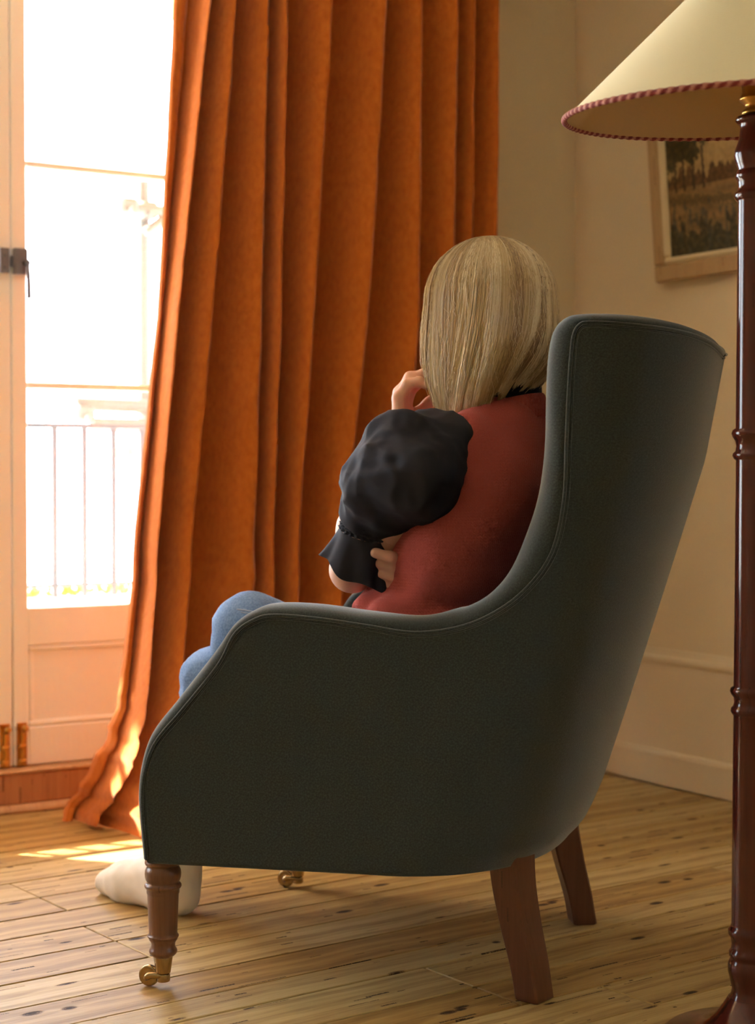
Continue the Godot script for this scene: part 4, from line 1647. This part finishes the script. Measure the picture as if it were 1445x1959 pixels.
		for k in 20:
			var u := k / 19.0
			var row := PackedVector3Array()
			for q in 192:
				var ang := TAU * q / 192
				var front := 0.5 + 0.5 * cos(ang)
				var wave := sin(ang * 8.0 + 0.8 * sin(ang * 2.0)) + 0.2 * sin(ang * 13.0 + 2.0)
				var rr := 0.0465 + u * (0.008 + 0.026 * front * front) + wave * (0.0062 - 0.002 * front) * pow(u, 0.9)
				var d := e1 * cos(ang) + e2 * sin(ang)
				var ctr := c1.lerp(low, u)
				var lift := Vector3(0, 0.016 * front * front * u * u, 0) + Vector3(0, -0.012 * (1.0 - front) * u, 0)
				var p := ctr + d * rr + lift
				row.append(p + Vector3(0, 0.005 * u * sin(ang * 5.0), 0))
			rows.append(row)
		var fl := MB.new()
		fl.grid(rows, true, false)
		obj("frill", fl, black, so)

	# ---- jeans
	var je := MB.new()
	f = Field.new(Vector3(-0.28, 0.10, -0.24), Vector3(0.56, 0.72, 0.36), 0.0085, 0.03)
	f.cap(Vector3(-0.13, 0.528, -0.075), Vector3(-0.13, 0.528, 0.075), 0.098, 0.098)
	f.cap(Vector3(-0.12, 0.60, 0), Vector3(-0.135, 0.66, 0), 0.10, 0.098, Vector3(1, 1, 0.7))
	f.chain([hip_r, hip_r.lerp(kn_r, 0.6), kn_r, kn_r.lerp(an_r, 0.35), an_r + Vector3(-0.005, 0.095, 0)], [0.082, 0.070, 0.064, 0.060, 0.054])
	var f2 := Field.new(f.o, f.o + Vector3(f.nx - 1, f.ny - 1, f.nz - 1) * f.h, 0.0085, 0.03)
	f2.chain([hip_l, hip_l.lerp(kn_l, 0.6), kn_l, kn_l.lerp(an_l, 0.35), an_l + Vector3(-0.012, 0.07, -0.03)], [0.082, 0.070, 0.064, 0.060, 0.054])
	var fold := fnl(9.0, 101, 3)
	f.ruffle(fold, 0.011, Vector3(1, 1.5, 1))
	f2.ruffle(fold, 0.011, Vector3(1, 1.5, 1))
	f.net(je)
	f2.net(je)
	var jo := obj("jeans", je, denim, root)
	var stitch := flat(Color8(150, 166, 190), 0.8)
	for s in 2:
		var sb := MB.new()
		var path := []
		var a := hip_l.lerp(kn_l, 0.45)
		var ctr := [a, kn_l, kn_l.lerp(an_l, 0.3), kn_l.lerp(an_l, 0.6)]
		var rad := [0.079, 0.0655, 0.063, 0.058]
		var dirs := [Vector3(0.05, 0.35, -0.93), Vector3(0.15, 0.5, -0.85), Vector3(0.5, 0.1, -0.85), Vector3(0.5, 0.0, -0.86)]
		for k in 4:
			path.append(ctr[k] + (dirs[k] as Vector3).normalized() * rad[k] + Vector3(0, 0.005 * s, 0))
		sb.tube(crom(path, 40), 0.0016, 6)
		obj("seam", sb, stitch, jo)

	# ---- socks
	for side in 2:
		var so := MB.new()
		if side == 0:
			f = Field.new(Vector3(0.38, -0.01, 0.02), Vector3(0.74, 0.24, 0.28), 0.005, 0.035)
			f.chain([Vector3(0.455, 0.165, 0.096), an_r, Vector3(0.455, 0.046, 0.098)], [0.041, 0.041, 0.036])
			f.cap(Vector3(0.452, 0.036, 0.096), Vector3(0.50, 0.034, 0.125), 0.0345, 0.034)
			f.cap(an_r + Vector3(0.015, 0, 0.006), Vector3(0.585, 0.046, 0.165), 0.040, 0.036)
			f.cap(Vector3(0.50, 0.034, 0.125), Vector3(0.615, 0.033, 0.185), 0.033, 0.034)
			f.cap(Vector3(0.600, 0.034, 0.168), Vector3(0.665, 0.025, 0.205), 0.033, 0.023)
			f.cap(Vector3(0.605, 0.032, 0.198), Vector3(0.655, 0.024, 0.228), 0.030, 0.022)
			f.ruffle(fnl(18.0, 111, 2), 0.003)
		else:
			f = Field.new(Vector3(0.30, 0.09, 0.16), Vector3(0.58, 0.38, 0.42), 0.007, 0.03)
			f.chain([an_l + Vector3(-0.008, 0.05, -0.025), an_l, an_l + Vector3(0.0, -0.04, 0.015)], [0.041, 0.040, 0.034])
			f.chain([an_l + Vector3(0.005, -0.035, 0.015), an_l + Vector3(0.07, -0.055, 0.055), an_l + Vector3(0.13, -0.09, 0.095)], [0.036, 0.036, 0.024])
		f.net(so)
		var o := obj("sock", so, wool, root)
		var cuff := MB.new()
		rows = []
		var ctr := Vector3(0.455, 0.150, 0.096) if side == 0 else an_l + Vector3(-0.006, 0.040, -0.020)
		for k in 9:
			var a := PI * (k / 8.0 - 0.5)
			var row := PackedVector3Array()
			for q in 96:
				var ang := TAU * q / 96
				var rr := 0.0425 + 0.003 * cos(a) + 0.0009 * sin(ang * 32.0)
				row.append(ctr + Vector3(cos(ang) * rr, 0.017 * sin(a), sin(ang) * rr))
			rows.append(row)
		cuff.grid(rows, true, true)
		obj("ribbed_cuff", cuff, wool, o)

	hair(root, head, fd, sd)


# bob: strands fall from a parting over an outer shape, clumped, ends turned under
func hair_shape(head: Vector3, fd: Vector3, sd: Vector3, phi: float, t: float, depth: float) -> Vector3:
	# phi = 0 faces forward, +PI/2 is her left; t = 0 crown, 1 tips
	var c := cos(phi)
	var s := sin(phi)
	var rx := 0.122 if c > 0 else 0.146
	var ry := 0.119
	var dir := fd * (c * rx) + sd * (s * ry)
	# lower tips at the front left, where the lock lies on the shoulder; higher at the nape
	var low := 0.141 + 0.084 * pow(maxf(0.0, cos(phi - 1.85)), 3.0)
	var y: float
	var r: float
	if t < 0.42:
		var a := t / 0.42 * PI / 2
		r = sin(a)
		y = 0.020 + 0.118 * cos(a)
	else:
		var u := (t - 0.42) / 0.58
		r = 1.0 + 0.085 * sin(u * PI * 0.62) - 0.30 * pow(u, 4.0)
		y = 0.020 - (0.02 + low) * u
	r *= 0.80 + 0.20 * depth
	var p := head + dir * r + Vector3(0, y, 0)
	return p


func hair(root: Node3D, head: Vector3, fd: Vector3, sd: Vector3) -> void:
	var hm := flat(Color.WHITE, 0.3)
	hm.vertex_color_use_as_albedo = true
	hm.metallic_specular = 0.6
	var b := MB.new()
	b.colored = true
	var r := RandomNumberGenerator.new()
	r.seed = 77
	var wob := fnl(3.0, 15, 2)
	var face := 0.68
	var honey := Color(0.66, 0.46, 0.21)
	var brown := Color(0.30, 0.17, 0.075)
	var pale := Color(0.92, 0.78, 0.53)
	# under-layer
	var rows := []
	for k in 40:
		var row := PackedVector3Array()
		for q in 97:
			var phi := lerpf(face, TAU - face, q / 96.0)
			row.append(hair_shape(head, fd, sd, phi, k / 39.0 * 0.97, 0.50))
		rows.append(row)
	b.grid(rows, false, false, null, 1, 1, Vector2.ZERO, honey)
	# locks: each a rounded bundle that starts at the crown, thins and swings forward at its tip
	var span := TAU - 2.0 * face + 0.4
	var seg := 18
	for k in 120:
		var layer := k % 3                      # 0 under, 1 and 2 on top
		var p0: float = face - 0.2 + span * (fposmod(k * 0.618034, 1.0))
		var half: float = r.randf_range(0.075, 0.15)
		var dep: float = [0.74, 0.87, 0.93][layer] + r.randf_range(-0.03, 0.03)
		var swing: float = r.randf_range(-0.10, 0.10)
		var bend: float = r.randf_range(-0.05, 0.05)
		var tip: float = [1.0, 0.98, 0.95][layer] + r.randf_range(-0.03, 0.035)
		var tone: float = clampf(r.randfn(0.54, 0.27), 0.05, 0.95)
		for s in 46:
			# place in the bundle: a across, c outwards
			var a := r.randf_range(-1, 1)
			var c := sqrt(1.0 - a * a) * r.randf_range(0.55, 1.0)
			var st: float = clampf(tone + r.randfn(0, 0.15), 0, 1)
			var colr := brown.lerp(honey, st / 0.5) if st < 0.5 else honey.lerp(pale, (st - 0.5) / 0.5)
			var wd := r.randf_range(0.0007, 0.0013)
			var end := tip + r.randfn(0, 0.012)
			var stray := r.randfn(0, 0.02)
			var t0 := r.randf_range(0.0, 0.075)
			var pts := PackedVector3Array()
			var rad := PackedFloat32Array()
			for q in seg:
				var u := float(q) / (seg - 1)
				var t := lerpf(t0, end, u)
				var fat := sin(PI * clampf(0.12 + 0.80 * u, 0, 1))
				var phi := p0 + a * half * (0.35 + 0.65 * fat) * (1.0 - 0.35 * u) + swing * u * u + bend * sin(u * 5.0) + stray * u
				if phi > 1.7 and phi < 4.5:
					phi -= 0.48 * u * u * u * smoothstep(1.7, 2.4, phi) * smoothstep(4.5, 3.8, phi)
				var dd := dep + 0.085 * c * fat * (1.0 - 0.3 * u) - 0.02
				pts.append(hair_shape(head, fd, sd, phi, t, dd))
				rad.append(wd * (1.0 if u < 0.75 else 1.0 - 0.75 * (u - 0.75) / 0.25))
			b.tube(pts, rad, 3, false, colr)
	# loose single hairs
	for k in 260:
		var p0 := lerpf(face - 0.2, TAU - face + 0.2, r.randf())
		var ph := r.randf() * 9.0
		var out := r.randf_range(1.0, 1.06)
		var a0 := r.randf_range(0.02, 0.6)
		var a1 := minf(a0 + r.randf_range(0.2, 0.6), 1.05)
		var colr := honey.lerp(pale, r.randf())
		var pts := PackedVector3Array()
		for q in 14:
			var u := q / 13.0
			pts.append(hair_shape(head, fd, sd, p0 + 0.12 * u * wob.get_noise_2d(ph * 7.0, u), lerpf(a0, a1, u), out + 0.34 * u * u * wob.get_noise_2d(ph * 3.0, u * 1.5) + 0.02 * sin(u * 5.0 + ph)))
		b.tube(pts, 0.00034, 3, false, colr)
	obj("hair", b, hm, root)
